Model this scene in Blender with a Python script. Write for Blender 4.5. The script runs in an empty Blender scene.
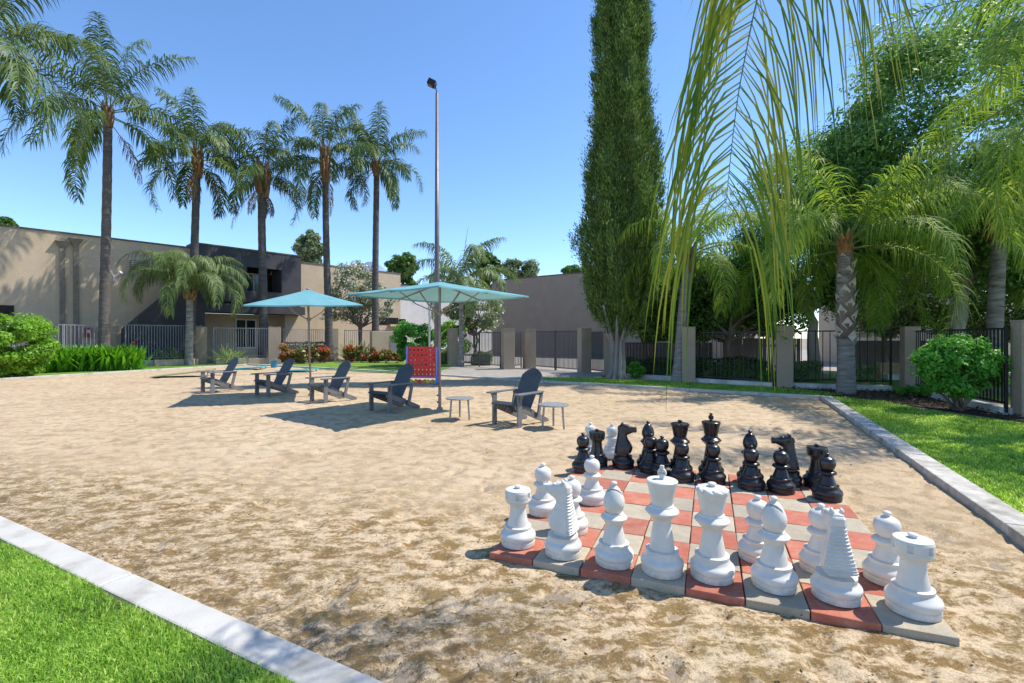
import bpy, bmesh, math, random
import numpy as np
from mathutils import Vector, Matrix, noise
PI = math.pi
SC = bpy.context.scene
COL = SC.collection
CAMH, F, HZ = 1.46, 485.0, 338.0
random.seed(5)

def at(u, v=None, Y=None, z=0.0):
    """photo measurement -> world point (camera at origin looking along +Y)"""
    if Y is None:
        Y = F * (CAMH - z) / (v - HZ)
    return Vector(((u - 512.0) * Y / F, Y, z))
def zat(v, Y): return CAMH + (HZ - v) * Y / F

# ------------------------------------------------------------------ materials
def new_mat(name):
    m = bpy.data.materials.new(name); m.use_nodes = True
    nt = m.node_tree
    return m, nt, nt.nodes['Principled BSDF']
def ramp(nt, stops, fac=None):
    r = nt.nodes.new('ShaderNodeValToRGB')
    el = r.color_ramp.elements
    while len(el) < len(stops): el.new(0.5)
    for e, (p, c) in zip(el, stops):
        e.position = p; e.color = (*c, 1) if len(c) == 3 else c
    if fac is not None: nt.links.new(fac, r.inputs['Fac'])
    return r
def noise_node(nt, scale, detail=4, rough=.55, vec=None, dist=0):
    n = nt.nodes.new('ShaderNodeTexNoise')
    n.inputs['Scale'].default_value = scale; n.inputs['Detail'].default_value = detail
    n.inputs['Roughness'].default_value = rough; n.inputs['Distortion'].default_value = dist
    if vec is not None: nt.links.new(vec, n.inputs['Vector'])
    return n
def objvec(nt, scale=(1, 1, 1)):
    tc = nt.nodes.new('ShaderNodeTexCoord'); mp = nt.nodes.new('ShaderNodeMapping')
    mp.inputs['Scale'].default_value = scale
    nt.links.new(tc.outputs['Object'], mp.inputs['Vector'])
    return mp.outputs['Vector']
def mix(nt, a, b, fac, typ='MIX'):
    m = nt.nodes.new('ShaderNodeMix'); m.data_type = 'RGBA'; m.blend_type = typ
    for s, val in ((m.inputs['A'], a), (m.inputs['B'], b)):
        if isinstance(val, tuple): s.default_value = (*val, 1)
        else: nt.links.new(val, s)
    if isinstance(fac, (int, float)): m.inputs['Factor'].default_value = fac
    else: nt.links.new(fac, m.inputs['Factor'])
    return m.outputs['Result']
def bump(nt, height, strength=.3, dist=.02, prev=None):
    b = nt.nodes.new('ShaderNodeBump'); b.inputs['Strength'].default_value = strength
    b.inputs['Distance'].default_value = dist
    nt.links.new(height, b.inputs['Height'])
    if prev is not None: nt.links.new(prev, b.inputs['Normal'])
    return b.outputs['Normal']
def rough_mat(name, c1, c2, scale=4, rough=.8, bscale=60, bstr=.3, bdist=.01, spec=.3, metal=0, stretch=(1, 1, 1), c3=None, sc3=.6):
    m, nt, p = new_mat(name)
    v = objvec(nt, stretch)
    n = noise_node(nt, scale, 6, .6, v)
    r = ramp(nt, [(.3, c1), (.7, c2)], n.outputs['Fac'])
    out = r.outputs['Color']
    if c3 is not None:
        n3 = noise_node(nt, sc3, 5, .6, v)
        r3 = ramp(nt, [(.5, (0, 0, 0)), (.72, (1, 1, 1))], n3.outputs['Fac'])
        out = mix(nt, out, c3, r3.outputs['Color'])
    nt.links.new(out, p.inputs['Base Color'])
    nb = noise_node(nt, bscale, 4, .6, v)
    nt.links.new(bump(nt, nb.outputs['Fac'], bstr, bdist), p.inputs['Normal'])
    p.inputs['Roughness'].default_value = rough; p.inputs['Metallic'].default_value = metal
    p.inputs['Specular IOR Level'].default_value = spec
    return m
def leaf_mat(name, cols, trans=.35, rough=.45, spec=.4, clump=.7, gain=1.0):
    """colours vary leaf by leaf and clump by clump"""
    m, nt, p = new_mat(name)
    g = nt.nodes.new('ShaderNodeNewGeometry')
    n = noise_node(nt, clump, 3, .6, objvec(nt))
    ad = nt.nodes.new('ShaderNodeMath'); ad.operation = 'MULTIPLY_ADD'
    nt.links.new(g.outputs['Random Per Island'], ad.inputs[0]); ad.inputs[1].default_value = .6
    sb = nt.nodes.new('ShaderNodeMath'); sb.operation = 'MULTIPLY_ADD'
    nt.links.new(n.outputs['Fac'], sb.inputs[0]); sb.inputs[1].default_value = .9; sb.inputs[2].default_value = -.25
    nt.links.new(sb.outputs[0], ad.inputs[2])
    k = len(cols)
    cols = [tuple(min(.8, x * gain) for x in c) for c in cols]
    r = ramp(nt, [(i / (k - 1), c) for i, c in enumerate(cols)], ad.outputs[0])
    nt.links.new(r.outputs['Color'], p.inputs['Base Color'])
    p.inputs['Roughness'].default_value = rough; p.inputs['Specular IOR Level'].default_value = spec
    t = nt.nodes.new('ShaderNodeBsdfTranslucent')
    hs = nt.nodes.new('ShaderNodeHueSaturation'); hs.inputs['Value'].default_value = 1.5; hs.inputs['Saturation'].default_value = 1.05
    hs.inputs['Hue'].default_value = .485
    nt.links.new(r.outputs['Color'], hs.inputs['Color']); nt.links.new(hs.outputs['Color'], t.inputs['Color'])
    ms = nt.nodes.new('ShaderNodeMixShader'); ms.inputs[0].default_value = trans
    o = nt.nodes['Material Output']
    nt.links.new(p.outputs[0], ms.inputs[1]); nt.links.new(t.outputs[0], ms.inputs[2]); nt.links.new(ms.outputs[0], o.inputs['Surface'])
    return m

M = {}
M['palm'] = leaf_mat('palm_leaf', [(.022, .045, .010), (.045, .088, .018), (.09, .14, .03), (.16, .19, .06)], .25, .5, .3, gain=1.3)
M['palm_grey'] = leaf_mat('palm_leaf_grey_green', [(.04, .075, .02), (.08, .13, .035), (.14, .19, .06), (.24, .28, .12)], .3, .5, .35, gain=1.35)
M['palm_dead'] = leaf_mat('dead_palm_leaf', [(.10, .07, .035), (.2, .15, .08), (.32, .25, .14)], .2, .7, .2)
M['palm_light'] = leaf_mat('palm_leaf_light', [(.035, .08, .012), (.075, .14, .018), (.145, .215, .03), (.25, .28, .07)], .42, .55, .25, gain=1.75)
M['palm_near'] = leaf_mat('palm_leaf_yellowing', [(.03, .085, .012), (.06, .14, .015), (.12, .19, .02), (.27, .29, .035), (.5, .40, .08)], .42, .45, .3, .8, gain=1.35)
M['palm_stem'] = rough_mat('palm_stem', (.12, .17, .04), (.22, .24, .08), 5, .5)
M['boot'] = rough_mat('palm_leaf_base', (.16, .08, .035), (.34, .22, .12), 6, .85, 30, .8, .03, stretch=(1, 1, .3))
M['boot_orange'] = rough_mat('palm_leaf_base_orange', (.3, .1, .03), (.42, .26, .12), 6, .7, 30, .5, .02, stretch=(1, 1, .3))
M['ptrunk'] = rough_mat('palm_trunk', (.1, .085, .075), (.2, .175, .155), 3, .9, 25, .8, .03, stretch=(1, 1, 7), c3=(.09, .07, .06), sc3=2)
M['ptrunk_dark'] = rough_mat('palm_trunk_dark', (.06, .054, .05), (.15, .138, .128), 3, .9, 22, .8, .03, stretch=(1, 1, 5))
M['ptrunk_pale'] = rough_mat('palm_trunk_pale', (.22, .2, .18), (.42, .39, .36), 3, .9, 22, 1, .03, stretch=(1, 1, 5), c3=(.14, .11, .09), sc3=2.5)
M['scar'] = rough_mat('leaf_scar', (.45, .41, .36), (.66, .61, .55), 5, .85, 30, .6, .02)
M['bark'] = rough_mat('bark', (.12, .085, .06), (.3, .24, .19), 3, .95, 14, 1, .04, stretch=(1, 1, .25))
M['bark_pale'] = rough_mat('bark_pale', (.2, .17, .15), (.42, .37, .33), 3, .95, 14, 1, .04, stretch=(1, 1, .25))
M['cypress'] = leaf_mat('cypress_foliage', [(.006, .014, .004), (.034, .065, .014), (.08, .125, .028), (.17, .21, .06)], .16, .6, .2, 4.5, gain=2.1)  # darkest stops imitate the shaded gaps between sprays
M['tree_dark'] = leaf_mat('tree_leaf_dark', [(.01, .028, .008), (.022, .05, .012), (.05, .09, .02), (.11, .15, .035)], .42, .5, .3, .9, gain=3.8)
M['tree_mid'] = leaf_mat('tree_leaf_mid', [(.025, .06, .014), (.045, .1, .02), (.08, .16, .03), (.14, .22, .05)], .35, .45, .4, .9, gain=1.4)
M['tree_grey'] = leaf_mat('tree_leaf_grey', [(.05, .075, .03), (.08, .11, .05), (.13, .16, .08), (.19, .21, .12)], .3, .55, .3, .9, gain=1.9)
M['bush_bright'] = leaf_mat('bush_leaf_bright', [(.05, .13, .012), (.1, .23, .02), (.19, .36, .03), (.3, .46, .06)], .4, .45, .4, 1.5, gain=1.25)
M['shrub'] = leaf_mat('shrub_leaf', [(.025, .085, .012), (.045, .15, .02), (.08, .23, .03), (.14, .3, .05)], .42, .45, .4, 2, gain=1.9)
M['canna'] = leaf_mat('broad_leaf', [(.04, .14, .015), (.07, .23, .02), (.13, .33, .03), (.2, .42, .05)], .4, .35, .5, 2, gain=1.1)
M['agave'] = leaf_mat('spiky_leaf', [(.08, .14, .05), (.14, .22, .08), (.22, .3, .12), (.3, .38, .18)], .25, .45, .4, 2, gain=1.3)
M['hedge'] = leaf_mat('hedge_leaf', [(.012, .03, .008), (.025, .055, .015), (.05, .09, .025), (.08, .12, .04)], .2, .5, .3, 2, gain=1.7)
M['hedge_light'] = leaf_mat('hedge_leaf_light', [(.06, .1, .04), (.1, .15, .06), (.15, .2, .09), (.2, .24, .12)], .2, .5, .3, 2, gain=1.4)
M['croton'] = leaf_mat('croton_leaf', [(.04, .09, .015), (.16, .17, .03), (.24, .09, .03), (.1, .16, .03), (.38, .33, .1), (.3, .2, .06)], .3, .4, .4, 3)
M['flower_red'] = leaf_mat('flower_red', [(.5, .03, .02), (.7, .08, .03), (.65, .14, .05)], .3, .5, .3)
M['flower_white'] = leaf_mat('flower_white', [(.55, .5, .42), (.7, .66, .58), (.8, .76, .7)], .3, .5, .3)
M['grass'] = leaf_mat('grass_blades', [(.05, .11, .014), (.11, .21, .026), (.19, .32, .045), (.32, .42, .09), (.5, .44, .2)], .45, .5, .3, 1.6, gain=1.6)
M['litter'] = leaf_mat('dry_leaves', [(.05, .035, .02), (.1, .07, .04), (.18, .13, .08)], .1, .8, .2)

def stucco(name, c, stain=.85):
    m, nt, p = new_mat(name)
    v = objvec(nt)
    n = noise_node(nt, 1.1, 7, .62, v); n2 = noise_node(nt, 14, 4, .6, v)
    r = ramp(nt, [(.3, tuple(x * stain for x in c)), (.68, c)], n.outputs['Fac'])
    r2 = ramp(nt, [(.3, (.9, .9, .9)), (.7, (1.05, 1.04, 1.03))], n2.outputs['Fac'])
    nt.links.new(mix(nt, r.outputs['Color'], r2.outputs['Color'], 1, 'MULTIPLY'), p.inputs['Base Color'])
    nb = noise_node(nt, 55, 4, .7, v)
    nt.links.new(bump(nt, nb.outputs['Fac'], .5, .02), p.inputs['Normal'])
    p.inputs['Roughness'].default_value = .92; p.inputs['Specular IOR Level'].default_value = .15
    return m
M['tan'] = stucco('tan_stucco', (.58, .46, .325))
M['tan_pillar'] = stucco('pillar_stucco', (.42, .335, .25))
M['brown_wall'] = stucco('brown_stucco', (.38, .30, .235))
M['cream'] = stucco('cream_stucco', (.62, .56, .46))
M['white_wall'] = stucco('white_stucco', (.72, .7, .66))
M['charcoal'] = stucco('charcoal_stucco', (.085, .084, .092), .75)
M['coping'] = rough_mat('coping', (.1, .085, .07), (.17, .14, .12), 3, .7)
M['concrete'] = rough_mat('concrete', (.55, .54, .51), (.68, .66, .63), 2.5, .85, 90, .4, .004, c3=(.4, .39, .36), sc3=1.7)
M['kerb'] = rough_mat('kerb_concrete', (.46, .44, .395), (.56, .54, .49), 4, .85, 90, .5, .005, c3=(.31, .285, .24), sc3=3)
M['kerb_old'] = rough_mat('kerb_weathered', (.40, .37, .32), (.62, .58, .52), 9, .9, 60, .8, .01, c3=(.27, .25, .20), sc3=4)
M['paving'] = rough_mat('paving', (.26, .235, .20), (.38, .345, .295), 3, .9, 50, .4, .01, c3=(.3, .27, .22), sc3=1.2)
M['mulch'] = rough_mat('mulch', (.035, .022, .015), (.13, .09, .065), 22, .95, 40, 1, .05)
M['soil'] = rough_mat('soil', (.22, .17, .12), (.36, .29, .21), 1.3, .95, 30, .6, .03)
M['lawn'] = rough_mat('lawn_turf', (.11, .21, .024), (.21, .35, .045), 1.8, .9, 80, 1, .03, c3=(.16, .26, .04), sc3=.8)
M['turf_base'] = rough_mat('turf_soil', (.06, .085, .02), (.12, .15, .04), 12, .95, 60, 1, .02)
M['fence_black'] = rough_mat('black_metal', (.012, .012, .013), (.03, .03, .032), 8, .4)
M['fence_grey'] = rough_mat('grey_metal', (.22, .225, .24), (.3, .305, .32), 8, .45)
M['gate_grey'] = rough_mat('dark_grey_metal', (.06, .06, .065), (.10, .10, .108), 8, .45)
M['wood_grey'] = rough_mat('wood_boards', (.1, .085, .085), (.19, .165, .16), 3, .85, 30, .5, .01, stretch=(8, 8, .6))
M['wood_brown'] = rough_mat('wood_tan', (.33, .22, .12), (.5, .36, .22), 3, .8, 30, .5, .01)
M['glass'] = rough_mat('dark_glass', (.01, .013, .017), (.03, .035, .04), 1, .06, spec=.6, bstr=0)
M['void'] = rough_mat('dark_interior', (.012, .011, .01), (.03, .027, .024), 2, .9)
M['frame_white'] = rough_mat('white_frame', (.6, .59, .56), (.7, .69, .66), 5, .5)
M['pole'] = rough_mat('painted_pole', (.13, .115, .115), (.19, .17, .168), 2, .4, metal=.3)
M['pole_silver'] = rough_mat('silver_pole', (.42, .41, .4), (.55, .54, .52), 3, .35, metal=.6)
M['pole_taupe'] = rough_mat('taupe_pole', (.24, .2, .17), (.33, .28, .24), 3, .4, metal=.2)
M['chair'] = rough_mat('charcoal_plastic_wood', (.042, .050, .060), (.074, .084, .098), 5, .5, 60, .25, .004, spec=.5, stretch=(1, 1, 1))
M['chair_sunlit'] = rough_mat('sunlit_plastic_wood', (.12, .12, .125), (.19, .188, .19), 5, .5, 60, .25, .004, spec=.5)  # sun on the chair frame is put into this paler colour
M['tabletop'] = rough_mat('grey_metal_mesh', (.26, .25, .23), (.36, .35, .32), 6, .45, metal=.3)
M['connect_red'] = rough_mat('red_plastic', (.75, .012, .02), (.8, .018, .03), 3, .32, spec=.5)
M['connect_blue'] = rough_mat('blue_plastic', (.16, .22, .66), (.2, .27, .72), 3, .32, spec=.5)
M['connect_dark'] = rough_mat('dark_blue_plastic', (.05, .06, .26), (.07, .09, .33), 3, .35, spec=.5)
M['connect_yellow'] = rough_mat('yellow_plastic', (.75, .42, .01), (.82, .5, .02), 3, .32, spec=.5)
M['bucket'] = rough_mat('blue_bucket', (.03, .22, .4), (.04, .27, .46), 3, .35)
M['board_green'] = rough_mat('faded_green_paint', (.26, .27, .15), (.37, .36, .2), 3, .75)
M['board_teal'] = rough_mat('teal_paint', (.06, .36, .38), (.12, .44, .45), 3, .6)
M['ext_red'] = rough_mat('red_paint', (.45, .02, .02), (.5, .03, .03), 3, .4)
M['vent'] = rough_mat('vent_metal', (.16, .13, .1), (.25, .21, .16), 5, .6)

# canopy fabric lets some light through
def fabric():
    m, nt, p = new_mat('teal_canvas')
    v = objvec(nt); n = noise_node(nt, 3, 5, .6, v)
    r = ramp(nt, [(.3, (.15, .38, .43)), (.7, (.2, .45, .50))], n.outputs['Fac'])
    nt.links.new(r.outputs['Color'], p.inputs['Base Color']); p.inputs['Roughness'].default_value = .8
    p.inputs['Specular IOR Level'].default_value = .2
    nb = noise_node(nt, 8, 4, .6, v); nt.links.new(bump(nt, nb.outputs['Fac'], .25, .04), p.inputs['Normal'])
    t = nt.nodes.new('ShaderNodeBsdfTranslucent'); t.inputs['Color'].default_value = (.30, .50, .45, 1)
    ms = nt.nodes.new('ShaderNodeMixShader'); ms.inputs[0].default_value = .22
    o = nt.nodes['Material Output']
    nt.links.new(p.outputs[0], ms.inputs[1]); nt.links.new(t.outputs[0], ms.inputs[2]); nt.links.new(ms.outputs[0], o.inputs['Surface'])
    return m
M['canvas'] = fabric()

def white_plastic():
    m, nt, p = new_mat('white_plastic')
    v = objvec(nt); n = noise_node(nt, 9, 6, .65, v)
    r = ramp(nt, [(.25, (.58, .555, .50)), (.6, (.69, .67, .62))], n.outputs['Fac'])
    n2 = noise_node(nt, 40, 5, .7, v); r2 = ramp(nt, [(.66, (0, 0, 0)), (.74, (.6, .6, .6))], n2.outputs['Fac'])
    c = mix(nt, r.outputs['Color'], (.5, .45, .37), r2.outputs['Color'])
    sp = nt.nodes.new('ShaderNodeSeparateXYZ'); nt.links.new(v, sp.inputs[0])
    mz = nt.nodes.new('ShaderNodeMapRange'); mz.inputs['From Min'].default_value = 0; mz.inputs['From Max'].default_value = .05; mz.inputs['To Min'].default_value = .8; mz.inputs['To Max'].default_value = 0
    nt.links.new(sp.outputs['Z'], mz.inputs['Value'])
    n4 = noise_node(nt, 28, 5, .7, v); r4 = ramp(nt, [(.42, (0, 0, 0)), (.62, (1, 1, 1))], n4.outputs['Fac'])
    mu = nt.nodes.new('ShaderNodeMath'); mu.operation = 'MULTIPLY'; nt.links.new(mz.outputs[0], mu.inputs[0]); nt.links.new(r4.outputs['Color'], mu.inputs[1])
    nt.links.new(mix(nt, c, (.45, .35, .23), mu.outputs[0]), p.inputs['Base Color'])
    p.inputs['Roughness'].default_value = .42; p.inputs['Specular IOR Level'].default_value = .45
    nb = noise_node(nt, 25, 3, .5, v); nt.links.new(bump(nt, nb.outputs['Fac'], .1, .004), p.inputs['Normal'])
    return m
def black_plastic():
    m, nt, p = new_mat('black_plastic')
    v = objvec(nt); n = noise_node(nt, 12, 6, .65, v)
    r = ramp(nt, [(.3, (.007, .007, .009)), (.7, (.022, .02, .022))], n.outputs['Fac'])
    # dust that settled low on the base
    n2 = noise_node(nt, 30, 5, .7, v); r2 = ramp(nt, [(.55, (0, 0, 0)), (.8, (.35, .35, .35))], n2.outputs['Fac'])
    nt.links.new(mix(nt, r.outputs['Color'], (.2, .15, .11), r2.outputs['Color']), p.inputs['Base Color'])
    rr = ramp(nt, [(.3, (.2, .2, .2)), (.7, (.42, .42, .42))], n.outputs['Fac'])
    nt.links.new(rr.outputs['Color'], p.inputs['Roughness']); p.inputs['Specular IOR Level'].default_value = .6
    nb = noise_node(nt, 22, 3, .5, v); nt.links.new(bump(nt, nb.outputs['Fac'], .12, .004), p.inputs['Normal'])
    return m
M['white_piece'] = white_plastic(); M['black_piece'] = black_plastic()
def tile_mat(name, c1, c2, dust):
    m, nt, p = new_mat(name)
    tc = nt.nodes.new('ShaderNodeTexCoord')
    oi = nt.nodes.new('ShaderNodeObjectInfo')
    ad = nt.nodes.new('ShaderNodeVectorMath'); ad.operation = 'ADD'
    sc = nt.nodes.new('ShaderNodeVectorMath'); sc.operation = 'SCALE'; sc.inputs['Scale'].default_value = 3
    cx = nt.nodes.new('ShaderNodeCombineXYZ'); nt.links.new(oi.outputs['Random'], cx.inputs[0]); nt.links.new(oi.outputs['Random'], cx.inputs[1])
    nt.links.new(cx.outputs[0], sc.inputs[0]); nt.links.new(sc.outputs[0], ad.inputs[0]); nt.links.new(tc.outputs['Object'], ad.inputs[1])
    v = ad.outputs[0]
    n = noise_node(nt, 6, 6, .65, v)
    r = ramp(nt, [(.3, c1), (.7, c2)], n.outputs['Fac'])
    n2 = noise_node(nt, 10, 7, .75, v); r2 = ramp(nt, [(.45, (0, 0, 0)), (.75, (.75, .75, .75))], n2.outputs['Fac'])
    n3 = noise_node(nt, 240, 3, .7, v); r3 = ramp(nt, [(.3, (.72, .72, .72)), (.7, (1.2, 1.2, 1.2))], n3.outputs['Fac'])
    c = mix(nt, r.outputs['Color'], dust, r2.outputs['Color'])
    tint = ramp(nt, [(0, (.84, .84, .86)), (1, (1.12, 1.1, 1.08))], oi.outputs['Random'])
    c = mix(nt, c, tint.outputs['Color'], 1, 'MULTIPLY')
    nt.links.new(mix(nt, c, r3.outputs['Color'], 1, 'MULTIPLY'), p.inputs['Base Color'])
    p.inputs['Roughness'].default_value = .88; p.inputs['Specular IOR Level'].default_value = .25
    nt.links.new(bump(nt, n3.outputs['Fac'], .5, .003), p.inputs['Normal'])
    return m
M['tile_red'] = tile_mat('red_rubber', (.42, .125, .08), (.50, .175, .115), (.50, .30, .21))
M['tile_grey'] = tile_mat('grey_rubber', (.36, .315, .235), (.47, .41, .31), (.55, .45, .32))

def sand_mat():
    m, nt, p = new_mat('sand')
    v = objvec(nt)
    big = noise_node(nt, .35, 5, .6, v)
    base = ramp(nt, [(.3, (.45, .335, .21)), (.7, (.54, .42, .285))], big.outputs['Fac'])
    gr = noise_node(nt, 130, 3, .8, v)
    grr = ramp(nt, [(.28, (.5, .5, .5)), (.47, (1, 1, 1)), (.74, (1.38, 1.38, 1.38))], gr.outputs['Fac'])
    mid = noise_node(nt, 5, 6, .7, v, .6)
    midr = ramp(nt, [(.36, (.68, .66, .62)), (.54, (1.04, 1.04, 1.04))], mid.outputs['Fac'])
    # damp, mossy zone towards the kerb in front: where it lies is a property of the ground
    sx = nt.nodes.new('ShaderNodeSeparateXYZ'); nt.links.new(v, sx.inputs[0])
    # distance along the direction away from the front kerb
    a = nt.nodes.new('ShaderNodeMath'); a.operation = 'MULTIPLY_ADD'; a.inputs[1].default_value = .25; nt.links.new(sx.outputs['X'], a.inputs[0])
    nt.links.new(sx.outputs['Y'], a.inputs[2])
    wob = noise_node(nt, .9, 4, .6, v)
    b = nt.nodes.new('ShaderNodeMath'); b.operation = 'MULTIPLY_ADD'; b.inputs[1].default_value = 2.6; nt.links.new(wob.outputs['Fac'], b.inputs[0])
    nt.links.new(a.outputs[0], b.inputs[2])
    mr = nt.nodes.new('ShaderNodeMapRange'); mr.inputs['From Min'].default_value = 4.9; mr.inputs['From Max'].default_value = 6.3
    mr.inputs['To Min'].default_value = 1; mr.inputs['To Max'].default_value = 0
    nt.links.new(b.outputs[0], mr.inputs['Value'])
    pv = objvec(nt, (1.0, 1.7, 1))
    patch = noise_node(nt, 5.2, 10, .72, pv, .15)
    pf = noise_node(nt, 42, 5, .7, v)
    pm = nt.nodes.new('ShaderNodeMath'); pm.operation = 'MULTIPLY_ADD'; pm.inputs[1].default_value = .30; nt.links.new(pf.outputs['Fac'], pm.inputs[0])
    pm2 = nt.nodes.new('ShaderNodeMath'); pm2.operation = 'MULTIPLY'; pm2.inputs[1].default_value = .70; nt.links.new(patch.outputs['Fac'], pm2.inputs[0]); nt.links.new(pm2.outputs[0], pm.inputs[2])
    pr = ramp(nt, [(.455, (0, 0, 0)), (.545, (1, 1, 1))], pm.outputs[0])
    mm = nt.nodes.new('ShaderNodeMath'); mm.operation = 'MULTIPLY'
    nt.links.new(mr.outputs[0], mm.inputs[0]); nt.links.new(pr.outputs['Color'], mm.inputs[1])
    mk = nt.nodes.new('ShaderNodeMath'); mk.operation = 'MULTIPLY'; nt.links.new(mm.outputs[0], mk.inputs[0]); mk.inputs[1].default_value = .95
    dn = noise_node(nt, 1.4, 5, .6, v)
    damp = ramp(nt, [(.35, (.20, .12, .045)), (.65, (.215, .15, .058))], dn.outputs['Fac'])
    # faint damp spots elsewhere
    far = noise_node(nt, 1.1, 8, .72, objvec(nt, (.55, 1.5, 1)), .4)
    fr = ramp(nt, [(.53, (0, 0, 0)), (.68, (.6, .6, .6))], far.outputs['Fac'])
    c = mix(nt, base.outputs['Color'], midr.outputs['Color'], 1, 'MULTIPLY')
    c = mix(nt, c, (.3, .2, .11), fr.outputs['Color'])
    pale = mix(nt, c, (.60, .47, .31), mr.outputs[0]); c = mix(nt, c, pale, .6)
    c = mix(nt, c, damp.outputs['Color'], mk.outputs[0])
    # dark crumbly debris close to the front kerb
    kx = nt.nodes.new('ShaderNodeMath'); kx.operation = 'MULTIPLY_ADD'; kx.inputs[1].default_value = .526; nt.links.new(sx.outputs['X'], kx.inputs[0]); nt.links.new(sx.outputs['Y'], kx.inputs[2])
    km = nt.nodes.new('ShaderNodeMapRange'); km.inputs['From Min'].default_value = 1.8; km.inputs['From Max'].default_value = 3.0; km.inputs['To Min'].default_value = 1; km.inputs['To Max'].default_value = 0
    nt.links.new(kx.outputs[0], km.inputs['Value'])
    cn = noise_node(nt, 22, 6, .8, v, .8); cr_ = ramp(nt, [(.47, (0, 0, 0)), (.56, (1, 1, 1))], cn.outputs['Fac'])
    km2 = nt.nodes.new('ShaderNodeMath'); km2.operation = 'MULTIPLY'; nt.links.new(km.outputs[0], km2.inputs[0]); nt.links.new(cr_.outputs['Color'], km2.inputs[1])
    km3 = nt.nodes.new('ShaderNodeMath'); km3.operation = 'MULTIPLY'; nt.links.new(km2.outputs[0], km3.inputs[0]); km3.inputs[1].default_value = .75
    c = mix(nt, c, (.13, .095, .06), km3.outputs[0])
    # scattered dark grains everywhere
    sn = noise_node(nt, 34, 4, .6, v); sr_ = ramp(nt, [(.66, (0, 0, 0)), (.72, (.7, .7, .7))], sn.outputs['Fac'])
    c = mix(nt, c, (.16, .12, .08), sr_.outputs['Color'])
    c = mix(nt, c, grr.outputs['Color'], 1, 'MULTIPLY')
    nt.links.new(c, p.inputs['Base Color'])
    p.inputs['Roughness'].default_value = .97; p.inputs['Specular IOR Level'].default_value = .1
    n1 = bump(nt, mid.outputs['Fac'], .4, .04)
    n2 = bump(nt, gr.outputs['Fac'], .6, .01, n1)
    nt.links.new(n2, p.inputs['Normal'])
    return m
M['sand'] = sand_mat()

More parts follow.
